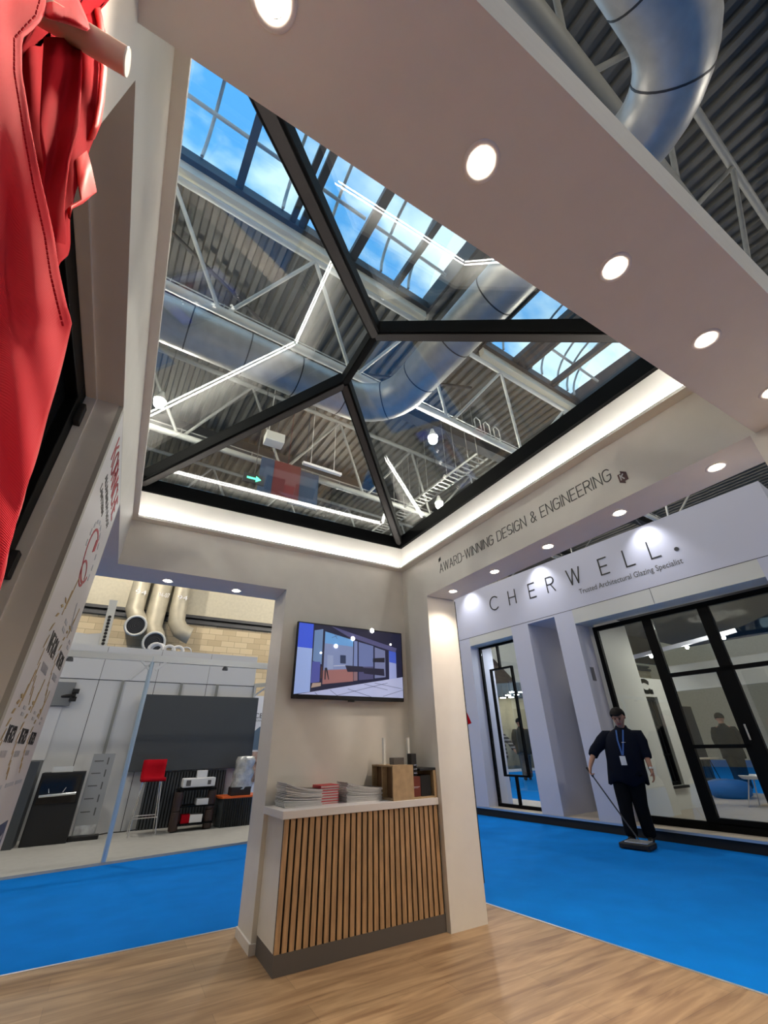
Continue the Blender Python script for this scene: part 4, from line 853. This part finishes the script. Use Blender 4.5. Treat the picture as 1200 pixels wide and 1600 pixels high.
# tall window
def frame(name, s0, s1, z0, z1, d, w_, bars=(), structure=True, dp=.07):
    b = cmb(); b.box(s0, d, z0, s0+w_, d+dp, z1); b.box(s1-w_, d, z0, s1, d+dp, z1); b.box(s0+w_, d, z0, s1-w_, d+dp, z0+w_*1.3); b.box(s0+w_, d, z1-w_, s1-w_, d+dp, z1)
    for q in bars: b.box(q[0], d, q[1], q[2], d+dp, q[3])
    return st(b.build(name, M['black']))
hx = .018
wv = frame('window_2', 1.345, 2.657, PZ, 3.36, .28, .045, [(2.09-hx, PZ+.05, 2.09+hx, .68), (2.09-hx, 2.80, 2.09+hx, 3.32), (1.76-hx, .68, 1.76+hx, 2.80), (2.38-hx, .68, 2.38+hx, 2.80), (1.76-hx, .68-hx, 2.38+hx, .68+hx), (1.76-hx, 2.80-hx, 2.38+hx, 2.80+hx)])
b = cmb(); b.box(1.39, .31, PZ+.05, 2.61, .316, 3.32); b.build('pane', M['pane'], wv)['kind'] = 'structure'
# sliding door set
dv = frame('door_1', -3.25, -.33, PZ, 3.235, .35, .08, [(-1.43, PZ, -1.27, 3.16), (-2.33, PZ, -2.17, 3.16), (-3.17, 2.18, -1.43, 2.24), (-2.17, 1.15, -1.43, 1.20), (-3.17, PZ+.08, -1.43, PZ+.16), (-2.17, PZ+.1, -2.10, 2.18)])
b = cmb(); b.box(-1.27, .38, PZ+.1, -.41, .386, 3.16); b.box(-2.17, .38, PZ+.1, -1.43, .386, 3.16); b.box(-3.17, .38, PZ+.1, -2.33, .386, 3.16); b.build('pane', M['pane'], dv)['kind'] = 'structure'
b = cmb(); b.tube([(-2.2, .33, 1.25), (-2.2, .33, 1.45)], .015, 8); b.build('door_handle', M['chrome'], dv)['kind'] = 'structure'
# interior
b = MB()
def yw(px, py): return A(px, py, 'y', 5.5)
b.box(8.15, 5.5, PZ, 9.13, 5.85, 2.45); b.box(9.93, 5.5, PZ, 10.35, 5.85, 2.45); b.box(9.13, 5.5, PZ, 9.93, 5.85, .50); b.box(9.13, 5.5, 2.08, 9.93, 5.85, 2.45)
iw = st(b.build('wall_inner', M['creamp']))
b = MB(); b.box(9.10, 5.44, .46, 9.98, 5.5, .50); st(b.build('trim_9', M['matt']))
b = MB(); b.box(9.13, 5.56, .50, 9.18, 5.62, 2.08); b.box(9.88, 5.56, .50, 9.93, 5.62, 2.08); b.box(9.18, 5.56, .50, 9.88, 5.62, .56); b.box(9.18, 5.56, 2.02, 9.88, 5.62, 2.08); b.box(9.18, 5.57, 1.0, 9.88, 5.61, 1.03); b.box(9.18, 5.57, 1.5, 9.88, 5.61, 1.53); b.box(9.75, 5.56, .5, 9.78, 5.62, 2.08)
w3 = st(b.build('window_3', M['black'])); b = MB(); b.box(9.18, 5.59, .56, 9.88, 5.595, 2.02); b.build('pane', M['pane'], w3)['kind'] = 'structure'
b = MB(); letters(b, 'C.', (9.42, 5.49, 2.17), (1, 0, 0), (0, 0, 1), .22, .075, depth=.012, track=.12, total=.36); b.build('wall_lettering', M['inkb'], iw)['kind'] = 'structure'
# interior back wall, higher cream wall and picture
b = cmb(); b.box(-.32, .45, PZ, -.20, 1.7, FB-.04); st(b.build('wall_return', M['creamp']))
b = cmb(); b.box(-3.55, 5.0, PZ, -2.2, 5.1, 3.0); b.box(-3.5, 4.9, 2.35, .6, 5.0, 2.95); st(b.build('wall_inner', M['creamp']))
b = cmb(); b.box(-3.55, 1.4, FB+.01, .4, 6.4, FB+.06); st(b.build('ceiling', M['matt']))  # black sheet added to keep the upper interior dark
b = cmb(); b.k = 0; b.box(-3.52, 4.80, PZ, -3.0, 4.82, 2.9); o = b.build('slat_screen', M['slat']); tag(o, 'oak slatted screen inside the lilac stand behind the glass doors', 'screen')
t = thing('wall_picture', 'framed colour picture of a house inside the lilac stand', 'picture', Cq((-1.0, 2.5, 2.9))); pa = [A(955, 985, 'y', 6.6), A(968, 990, 'y', 6.6), A(979, 1036, 'y', 6.6), A(962, 1024, 'y', 6.6)]
b = MB(); b.prism(pa, (0, .02, 0)); b.build('picture_sky', mat('house_print', (.25, .24, .24), .5, noise=.5, nscale=4), t)
pb = [A(961, 1018, 'y', 6.59), A(974, 1022, 'y', 6.59), A(979, 1036, 'y', 6.59), A(963, 1028, 'y', 6.59)]; b = MB(); b.prism(pb, (0, .005, 0)); b.build('picture_lawn', mat('lawn_print', (.16, .22, .05), .6), t)
pc = [A(966, 985, 'y', 6.5), A(1020, 975, 'y', 6.5), A(1036, 1040, 'y', 6.5), A(985, 1034, 'y', 6.5)]; b = MB(); b.prism(pc, (0, .05, 0)); tag(b.build('hanging_screen', M['matt']), 'black hanging screen above the inner wall with the C sign', 'screen')
# track with spots inside
t = thing('spot_track', 'pale lighting track with bright spots inside the lilac stand', 'track light', Cq((-1.6, 2.2, 2.75))); b = MB(); p0, p1 = A(962, 1034, 'y', 6.3), A(1150, 985, 'x', 10.6); b.beam(p0, p1, .06, .08); b.build('rail', M['lil'], t)
for k, f in enumerate((.05, .32, .62, .9)): c_ = p0.lerp(p1, f)+Vector((0, 0, -.08)); b = MB(); b.sphere(c_, .035); b.build('bulb', M['bay'], t)
p = Cq((-1.8, 2.4, 3.4)); lamp('AREA', 'added_glow', t, p, 26, (1, .93, .82), 1.0)  # area lamp added to light the stand interior
p = Cq((2.0, 1.3, 3.4)); lamp('AREA', 'added_glow', t, p, 18, (.95, .95, 1), .6)  # area lamp added behind the tall window, without a fitting of its own
# furniture inside
def to_floor(px, py, z): return A(px, py, 'z', z)
p = to_floor(1118, 1240, PZ); t = thing('bistro_table', 'small round table on thin black legs behind the glass door', 'table', (p.x, p.y, PZ)); b = MB(); b.lathe((p.x, p.y, PZ+.72), [(.34, 0), (.35, .012), (.34, .025)], 24); b.build('tabletop', M['tile'], t)
for k in range(4): a = PI/4+k*PI/2; b = MB(); b.tube([(p.x+.12*math.cos(a), p.y+.12*math.sin(a), PZ+.72), (p.x+.28*math.cos(a), p.y+.28*math.sin(a), PZ)], .01, 6); b.build('leg', M['black'], t)
p = to_floor(1200, 1262, PZ); t = thing('shell_chair', 'white moulded shell chair inside the glass doors', 'chair', (p.x, p.y, PZ))
b = MB(); rows = []
for i in range(9):
    f = i/8; z = PZ+.45+ (0 if f < .45 else ((f-.45)/.55)**1.2*.42); y = -.22+ (f/.45*.38 if f < .45 else .38+(f-.45)*.12)
    rows.append([(p.x+(j/8-.5)*.46*(1-.25*max(0, f-.6)), p.y-y*.9+.06*(abs(j/8-.5)*2)**2*(1 if f > .45 else 0)*-1, z+.07*(abs(j/8-.5)*2)**2*(1 if f < .5 else 0)) for j in range(9)])
b.grid(rows); b.build('shell', M['paper'], t, solid=.012)
for sx, sy in ((-1, -1), (1, -1), (1, 1), (-1, 1)): b = MB(); b.tube([(p.x+sx*.1, p.y+sy*.1-.0, PZ+.45), (p.x+sx*.22, p.y+sy*.22, PZ)], .011, 6); b.build('leg', M['tile'], t)
p = to_floor(1152, 1247, PZ); t = thing('pouf', 'round blue pouf on the pale floor behind the glass door', 'pouf', (p.x, p.y, PZ)); b = MB(); b.lathe((p.x, p.y+.1, PZ), [(.30, 0), (.40, .06), (.42, .2), (.38, .30), (.25, .34)], 24); b.build('cushion', M['bluef'], t)
# dark upright display behind glass
p = to_floor(1112, 1234, PZ); b = MB(); b.box(p.x-.35, p.y, PZ, p.x+.4, p.y+.3, 2.1); tag(b.build('display_cabinet', M['matt'], bevel=.01), 'tall black display cabinet deep inside the lilac stand', 'cabinet')
# far curtain wall glimpsed through the tall window, plus lights
b = MB(); rows = [[], []]
for k in range(90):
    x = 9+k*.16; rows[0].append((x, 19.2+.05*S(k*1.3), FZ)); rows[1].append((x, 19.2+.05*S(k*1.3), 3.6))
b.grid(rows); tag(b.build('stage_curtain', M['curtain'], solid=.02), 'long beige draped curtain far beyond the tall window', 'curtain')
b = MB(); b.box(9, 18.9, FZ, 23.4, 19.05, FZ+.12); tag(b.build('kerb_strip', M['paper']), 'white kerb strip at the foot of the far beige curtain', 'kerb')
b = MB(); b.box(9, 19.0, 3.62, 23.4, 19.3, 5.2); b.box(9, 19.28, FZ, 9.2, 19.4, 5.2); b.box(23.2, 19.28, FZ, 23.4, 19.4, 5.2); tag(b.build('dark_pelmet', mat('blue_grey_board', (.06, .09, .13), .6)), 'dark blue-grey pelmet board above the far curtain', 'board')
for k, (px, py) in enumerate(((786, 1091), (794, 1087), (800, 1082), (799, 1090), (807, 1086), (814, 1082))):
    p = A(px, py, 'y', 15.8+.5*k); t = thing('pendant_lamp', 'bright round lamp in the far cluster seen through the tall window, number %s nearest the bar' % ['one', 'two', 'three', 'four', 'five', 'six'][k], 'lamp', p, 'far lamp cluster')
    t['label'] = 'bright round lamp in the cluster seen through the tall window'
    b = MB(); b.lathe(p, [(.13, 0), (.13, .03)], 14); b.build('lens', M['bay'], t); b = MB(); b.tube([p+Vector((0, 0, .03)), Vector((p.x, p.y, DZ))], .008, 5); b.build('wire', M['dsteel'], t)
pq = A(812, 1060, 'y', 13.4); cn = thing('canopy', 'white sloping canopy with brown underside seen high through the tall window', 'canopy', (pq.x, 13.3, FZ))
b = MB(); b.tube([(pq.x, 13.3, FZ), (pq.x, 13.3, pq.z+.8)], .05, 8); b.build('post', M['creamp'], cn)
b = MB(); b.prism([A(757, 1020, 'y', 13.2), A(803, 1000, 'y', 13.2), A(815, 1066, 'y', 13.2), A(803, 1066, 'y', 13.2)], (0, .2, 0)); b.build('roof_sheet', M['creamp'], cn)
b = MB(); b.prism([A(757, 1024, 'y', 13.0), A(772, 1030, 'y', 13.0), A(806, 1066, 'y', 13.0), A(770, 1068, 'y', 13.0), A(760, 1058, 'y', 13.0)], (0, .2, 0)); b.build('underside', mat('brown_board', (.06, .045, .045), .6), cn)

# ================================================================== PEOPLE
def skin_obj(name, verts, edges, radii, mt, parent, root=0, sub=2):
    me = bpy.data.meshes.new(name); me.from_pydata([tuple(v) for v in verts], edges, []); me.materials.append(mt)
    o = bpy.data.objects.new(name, me); COL.objects.link(o); WL[o.name] = Vector()
    if parent: fix_parent(o, parent)
    sk = o.modifiers.new('skin', 'SKIN'); sk.use_smooth_shade = True
    for i, r in enumerate(radii):
        rr = r if isinstance(r, tuple) else (r, r); me.skin_vertices[0].data[i].radius = rr
    me.skin_vertices[0].data[root].use_root = True
    s_ = o.modifiers.new('sub', 'SUBSURF'); s_.levels = sub; s_.render_levels = sub
    return o
def chain(V, Ed, Rr, pts, start=None):
    prev = start
    for p, r in pts:
        V.append(Vector(p)); Rr.append(r); i = len(V)-1
        if prev is not None: Ed.append((prev, i))
        prev = i
    return prev
def hand(V, Ed, Rr, wrist, d, side, pn, curl=.35, k=1.0):
    """palm and five fingers from the wrist vertex; d along the hand, side towards the thumb, pn the palm side"""
    w_ = V[wrist]; d = Vector(d).normalized(); side = Vector(side).normalized(); pn = Vector(pn).normalized()
    V.append(w_+d*.05*k); Rr.append((.030*k, .017*k)); pm = len(V)-1; Ed.append((wrist, pm))
    for j, (off, ln) in enumerate(((.030, .070), (.010, .080), (-.010, .074), (-.028, .058))):
        b0 = w_+d*.088*k+side*off*k; d1 = (d*math.cos(curl)+pn*math.sin(curl)); d2 = (d*math.cos(curl*2.2)+pn*math.sin(curl*2.2)); d3 = (d*math.cos(curl*3.4)+pn*math.sin(curl*3.4))
        p1 = b0+d1*ln*.45*k; p2 = p1+d2*ln*.32*k; p3 = p2+d3*ln*.26*k
        chain(V, Ed, Rr, [(b0, .0095*k), (p1, .0085*k), (p2, .008*k), (p3, .0065*k)], pm)
    tb = w_+d*.03*k+side*.035*k
    chain(V, Ed, Rr, [(tb, .012*k), (tb+(d*.6+side*.7+pn*.3).normalized()*.032*k, .010*k), (tb+(d*.8+side*.4+pn*.5).normalized()*.060*k, .008*k)], pm)
def head_mesh(parent, c, fw, k, skinm, hairm, name='head', down=.3):
    """shaped head (face, nose, brows, ears) facing fw, tilted down; returns hair object"""
    fw = Vector(fw).normalized(); sd = fw.cross(Vector((0, 0, 1))).normalized(); upv = Vector((0, 0, 1))*math.cos(down)+fw*math.sin(down); f2 = fw*math.cos(down)-Vector((0, 0, 1))*math.sin(down); c = Vector(c)
    def P(a, b_, h): return c + sd*a*k + f2*b_*k + upv*h*k
    return P
def person(label, base, fw, k, pose, top, trous, hairm=None, stripes=False, head_down=.25, props=None, name='person'):
    """figure standing at base, facing fw; pose gives left/right hand targets in (side, forward, up) metres before scaling"""
    base = Vector(base); fw = Vector(fw).normalized(); sd = fw.cross(Vector((0, 0, 1))).normalized()  # sd: the figure's own right
    t = thing(name, label, 'person', base)
    lean = pose.get('lean', 0); wide = pose.get('wide', 1.0)
    def P(a, f_, h): return base + sd*(a+lean*h*h)*k + fw*f_*k + Vector((0, 0, h*k))
    V = []; Ed = []; Rr = []
    V.append(P(0, 0, .93)); Rr.append((.11*k, .085*k))
    ch = chain(V, Ed, Rr, [(P(0, 0, 1.10), (.10*k, .075*k)), (P(0, .0, 1.28), (.11*k, .08*k)), (P(0, .01, 1.40), (.09*k, .07*k))], 0)
    hd = head_down
    nk = chain(V, Ed, Rr, [(P(0, .02+.03*hd, 1.49), .052*k), (P(0, .05+.10*hd, 1.545), (.070*k, .078*k)), (P(0, .055+.17*hd, 1.60), (.092*k, .108*k)), (P(0, .04+.17*hd, 1.67), (.090*k, .106*k)), (P(0, .02+.16*hd, 1.72), (.06*k, .07*k))], ch)
    arms = {}
    for s_, nm in ((1, 'R'), (-1, 'L')):
        el, wr = pose[nm]['el'], pose[nm]['wr']
        w_ = chain(V, Ed, Rr, [(P(s_*.17, 0, 1.38), .062*k), (P(s_*(.17*.5+el[0]*.5)*1.0 if False else (s_*.17+el[0])/2, el[1]/2, (1.38+el[2])/2), .050*k), (P(*el), .043*k), (P((el[0]+wr[0])/2, (el[1]+wr[1])/2, (el[2]+wr[2])/2), .040*k), (P(*wr), .027*k)], ch)
        arms[nm] = (V[w_].copy(), P(*el)); d = (V[w_]-P(*el)).normalized()
        hd_ = pose[nm].get('hd'); d = (sd*hd_[0]+fw*hd_[1]+Vector((0, 0, hd_[2]))) if hd_ else d
        hand(V, Ed, Rr, w_, d, fw if abs(d.z) > .4 else Vector((0, 0, 1)), -sd*s_, pose[nm].get('curl', .35), k)
    lg = pose['legs']
    for s_, nm in ((1, 'R'), (-1, 'L')):
        kn, an = lg[nm]
        chain(V, Ed, Rr, [(P(s_*.09, 0, .86), .095*k), (P((s_*.09+kn[0])/2, kn[1]/2, (.86+kn[2])/2), .080*k), (P(*kn), .058*k), (P((kn[0]+an[0])/2, (kn[1]+an[1])/2-.015, (kn[2]+an[2])/2+.03), .055*k), (P(*an), .036*k), (P(an[0], an[1]+.06, .045), .036*k), (P(an[0]+s_*.02, an[1]+.15, .035), .030*k)], 0)
    body = skin_obj('body', V, Ed, Rr, M['skin'], t)
    # face
    hc = P(0, .055+.17*hd, 1.62); dn = hd*1.4; upv = (Vector((0, 0, 1))*math.cos(dn)+fw*math.sin(dn)); f2 = (fw*math.cos(dn)-Vector((0, 0, 1))*math.sin(dn))
    def F(a, f_, h): return hc + (sd*a + f2*f_ + upv*h)*k*1.15
    b = MB(); b.tube([F(0, .088, .03), F(0, .112, -.005), F(0, .090, -.012)], [.008*k, .014*k, .010*k], 8)
    for s_ in (-1, 1): b.sphere(F(s_*.078, .0, .0), .024*k, 8, 6, (.5, .7, 1.2))
    b.build('nose_and_ears', M['skin'], t)
    b = MB()
    for s_ in (-1, 1): b.sphere(F(s_*.030, .082, .028), .011*k, 8, 6); b.beam(F(s_*.016, .094, .048), F(s_*.048, .084, .048), .006*k, .008*k)
    b.build('eyes_and_brows', M['hair'], t)
    b = MB(); b.beam(F(-.022, .090, -.042), F(.022, .090, -.042), .006*k, .008*k); b.build('mouth', M['redf'], t)
    # hair cap
    b = MB(); rows = []
    for i in range(9):
        th = i/8*PI*.62; row = []
        for j in range(21):
            ph = 2*PI*j/20; lowf = 1.0 if math.sin(ph) < .2 else .56
            tt = th*lowf; row.append(F(.089*math.sin(tt)*math.cos(ph)*1.02, .100*math.sin(tt)*math.sin(ph)+.0, .035+.088*math.cos(tt)))
        rows.append(row)
    b.grid(rows); b.build('hair', hairm or M['hair'], t, solid=.012*k)
    # shirt
    b = MB(); rows = []; wd = wide
    for (z, rx, ry, oy) in ((.73, .235, .165, 0), (.74, .25, .18, 0), (.84, .245, .178, 0), (.98, .235, .175, .01), (1.10, .235, .175, .015), (1.22, .24, .17, .01), (1.32, .24, .155, .005), (1.385, .205, .13, .005), (1.43, .14, .10, .01), (1.465, .085, .078, .018), (1.505, .068, .068, .025)):
        rows.append([P(rx*wd*math.cos(a*PI/14)*(1+.025*S(a*1.7+z*9)), oy+ry*wd*math.sin(a*PI/14)*(1+.03*S(a*1.3+z*7)), z-(.03*S(a*.9) if z < .75 else 0)) for a in range(29)])
    b.grid(rows)
    slv = pose.get('sleeve', .72)
    for s_, nm in ((1, 'R'), (-1, 'L')):
        el, wr = pose[nm]['el'], pose[nm]['wr']; E_ = P(*el); W_ = P(*wr); S0 = P(s_*.10*wd, 0, 1.385); S1 = P(s_*.205*wd, 0, 1.355)
        q_ = [S0, S1, S1.lerp(E_, .35), S1.lerp(E_, .7), E_.lerp(S1, .06), E_.lerp(W_, .12), E_.lerp(W_, slv), E_.lerp(W_, slv+.02)]
        b.tube(q_, [.055*k, .088*k*wd, .088*k*wd, .082*k, .078*k, .076*k, .068*k, .055*k], 16)
    b.build('shirt', top, t)
    # trousers
    V = [P(0, 0, .93)]; Ed = []; Rr = [(.15*k*wide, .12*k*wide)]
    for s_, nm in ((1, 'R'), (-1, 'L')):
        kn, an = lg[nm]
        chain(V, Ed, Rr, [(P(s_*.095, 0, .82), .135*k*wide), (P((s_*.09+kn[0])/2, kn[1]/2, (.82+kn[2])/2), .122*k*wide), (P(*kn), .105*k), (P((kn[0]+an[0])/2, (kn[1]+an[1])/2, (kn[2]+an[2])/2), .098*k), (P(an[0], an[1], .05), .098*k)], 0)
    skin_obj('trousers', V, Ed, Rr, trous, t)
    for s_, nm in ((1, 'R'), (-1, 'L')):
        an = lg[nm][1]; V = []; Ed = []; Rr = []
        chain(V, Ed, Rr, [(P(an[0], an[1]-.04, .048), .048*k), (P(an[0]+s_*.005, an[1]+.06, .045), .046*k), (P(an[0]+s_*.02, an[1]+.17, .035), .036*k)]); skin_obj('shoe', V, Ed, Rr, M['matt'], t)
    return t, P, arms
# cleaner with sweeper
fp = A(1003, 1318, 'z', FZ); base = Vector((fp.x, fp.y, FZ)); fw = Vector((-.93, -.36, 0)).normalized()
lH = A(932, 1192, 'z', .98)
kq = 1.01
sdv = fw.cross(Vector((0, 0, 1))).normalized()
pose = dict(lean=-.062, wide=1.12, R=dict(el=(.42, .06, 1.16), wr=(.47, .22, .94), hd=(.0, .5, -.75), curl=.75), L=dict(el=(-.30, .02, 1.13), wr=(-.36, .10, .90), curl=.3),
            legs=dict(R=((.10, .03, .48), (.10, .02, .08)), L=((-.10, -.02, .48), (-.12, -.10, .08))), sleeve=.30)
t, P, arms = person('cleaner in dark navy overshirt and black trousers pushing a floor sweeper across the blue carpet', base, fw, kq, pose, M['navyc'], M['coth'], head_down=.45)
b = MB(); nb = [P(-.05, .13, 1.44), P(-.05, .185, 1.30), P(-.03, .220, 1.10)]; nb2 = [P(.05, .13, 1.44), P(.03, .185, 1.30), P(-.02, .220, 1.10)]
for q in (nb, nb2):
    for a, c in zip(q, q[1:]): b.beam(a, c, .022, .003, up=fw)
b.build('lanyard', M['blue'], t)
b = MB(); c_ = P(-.025, .225, 1.03); b.beam(c_+Vector((0, 0, .06)), c_-Vector((0, 0, .06)), .08, .006, up=fw); b.build('badge', M['paper'], t)
b = MB(); c_ = P(-.08, .200, 1.27); b.beam(c_, c_+sdv*.05, .035, .005, up=(0, 0, 1)); b.build('name_tag', M['paper'], t)
b = MB(); c_ = arms['L'][0].lerp(arms['L'][1], .12); d_ = (arms['L'][1]-arms['L'][0]).normalized(); b.tube([c_-d_*.012, c_+d_*.012], .034, 14); b.build('wristwatch', M['alu'], t)
hp = arms['R'][0] + (sdv*.0+fw*.5-Vector((0, 0, .75))).normalized()*.085
swc = A(998, 1326, 'z', FZ)
sw = thing('floor_sweeper', 'flat black and silver floor sweeper with long thin handle held by the cleaner', 'sweeper', (swc.x, swc.y, FZ))
ax_ = (A(1022, 1328, 'z', FZ)-A(976, 1322, 'z', FZ)).normalized(); ay_ = Vector((-ax_.y, ax_.x, 0))
def Q(a, b_, z): return Vector((swc.x, swc.y, 0)) + ax_*a + ay_*b_ + Vector((0, 0, FZ+z))
b = MB(); b.T = lambda q: Q(*q); b.box(-.20, -.15, .01, .20, .15, .07); b.build('body', M['matt'], sw, bevel=.012)
b = MB(); b.T = lambda q: Q(*q); b.box(-.13, -.11, .07, .17, .12, .085); b.build('cover_plate', M['alu'], sw, bevel=.004)
b = MB(); b.T = lambda q: Q(*q)
for a in (-.17, .17): b.tube([(a, -.14, .03), (a, .14, .03)], .03, 12)
b.build('rollers', M['kick'], sw)
jp = Q(.03, .0, .10); b = MB(); b.tube([jp, hp + (hp-jp).normalized()*.06], .010, 10); b.build('handle', M['dsteel'], sw)
b = MB(); b.tube([hp-(hp-jp).normalized()*.06, hp+(hp-jp).normalized()*.08], .016, 10); b.build('grip', M['matt'], sw)
# two visitors beyond the tall window
strip = mat('striped_knit', (.05, .06, .08), .8); tt = strip.node_tree; wv_ = tt.nodes.new('ShaderNodeTexWave'); wv_.bands_direction = 'Z'; wv_.inputs['Scale'].default_value = 2.6; wv_.inputs['Distortion'].default_value = .3
rp = tt.nodes.new('ShaderNodeValToRGB'); rp.color_ramp.interpolation = 'CONSTANT'; rp.color_ramp.elements[0].color = (.015, .018, .03, 1); rp.color_ramp.elements[1].color = (.36, .35, .33, 1); rp.color_ramp.elements[1].position = .68
cc = tt.nodes.new('ShaderNodeTexCoord'); tt.links.new(cc.outputs['Object'], wv_.inputs['Vector']); tt.links.new(wv_.outputs['Color'], rp.inputs[0]); tt.links.new(rp.outputs[0], tt.nodes['Principled BSDF'].inputs['Base Color'])
sp = dict(R=dict(el=(.28, -.02, 1.14), wr=(.30, .05, .90)), L=dict(el=(-.36, -.04, 1.18), wr=(-.50, .02, .96)), legs=dict(R=((.09, .04, .48), (.08, .06, .08)), L=((-.09, 0, .48), (-.12, -.08, .08))), sleeve=.85)
fp = A(788, 1226, 'z', FZ); person('visitor in a dark striped jumper walking on blue carpet beyond the tall window', (fp.x, fp.y, FZ), (-.8, -.5, 0), 1.13, sp, strip, M['coth'], head_down=.05, hairm=mat('grey_hair', (.12, .10, .09), .6))
sp2 = dict(R=dict(el=(.26, 0, 1.16), wr=(.24, .16, .98)), L=dict(el=(-.26, 0, 1.16), wr=(-.24, .14, .98)), legs=dict(R=((.08, .05, .48), (.08, .08, .08)), L=((-.08, -.02, .48), (-.09, -.12, .08))), sleeve=.85)
fp = A(826, 1219, 'z', FZ); person('visitor in a dark coat with their back turned beyond the tall window', (fp.x, fp.y, FZ), (.6, .8, 0), 1.28, sp2, mat('olive_coat', (.03, .03, .025), .8), M['scr'], head_down=.1)
fp = A(1168, 1238, 'z', PZ); person('visitor in black standing beside the display cabinet behind the glass doors', (fp.x, fp.y, PZ), (.6, .3, 0), 1.0, sp2, M['coth'], M['coth'], head_down=.05)
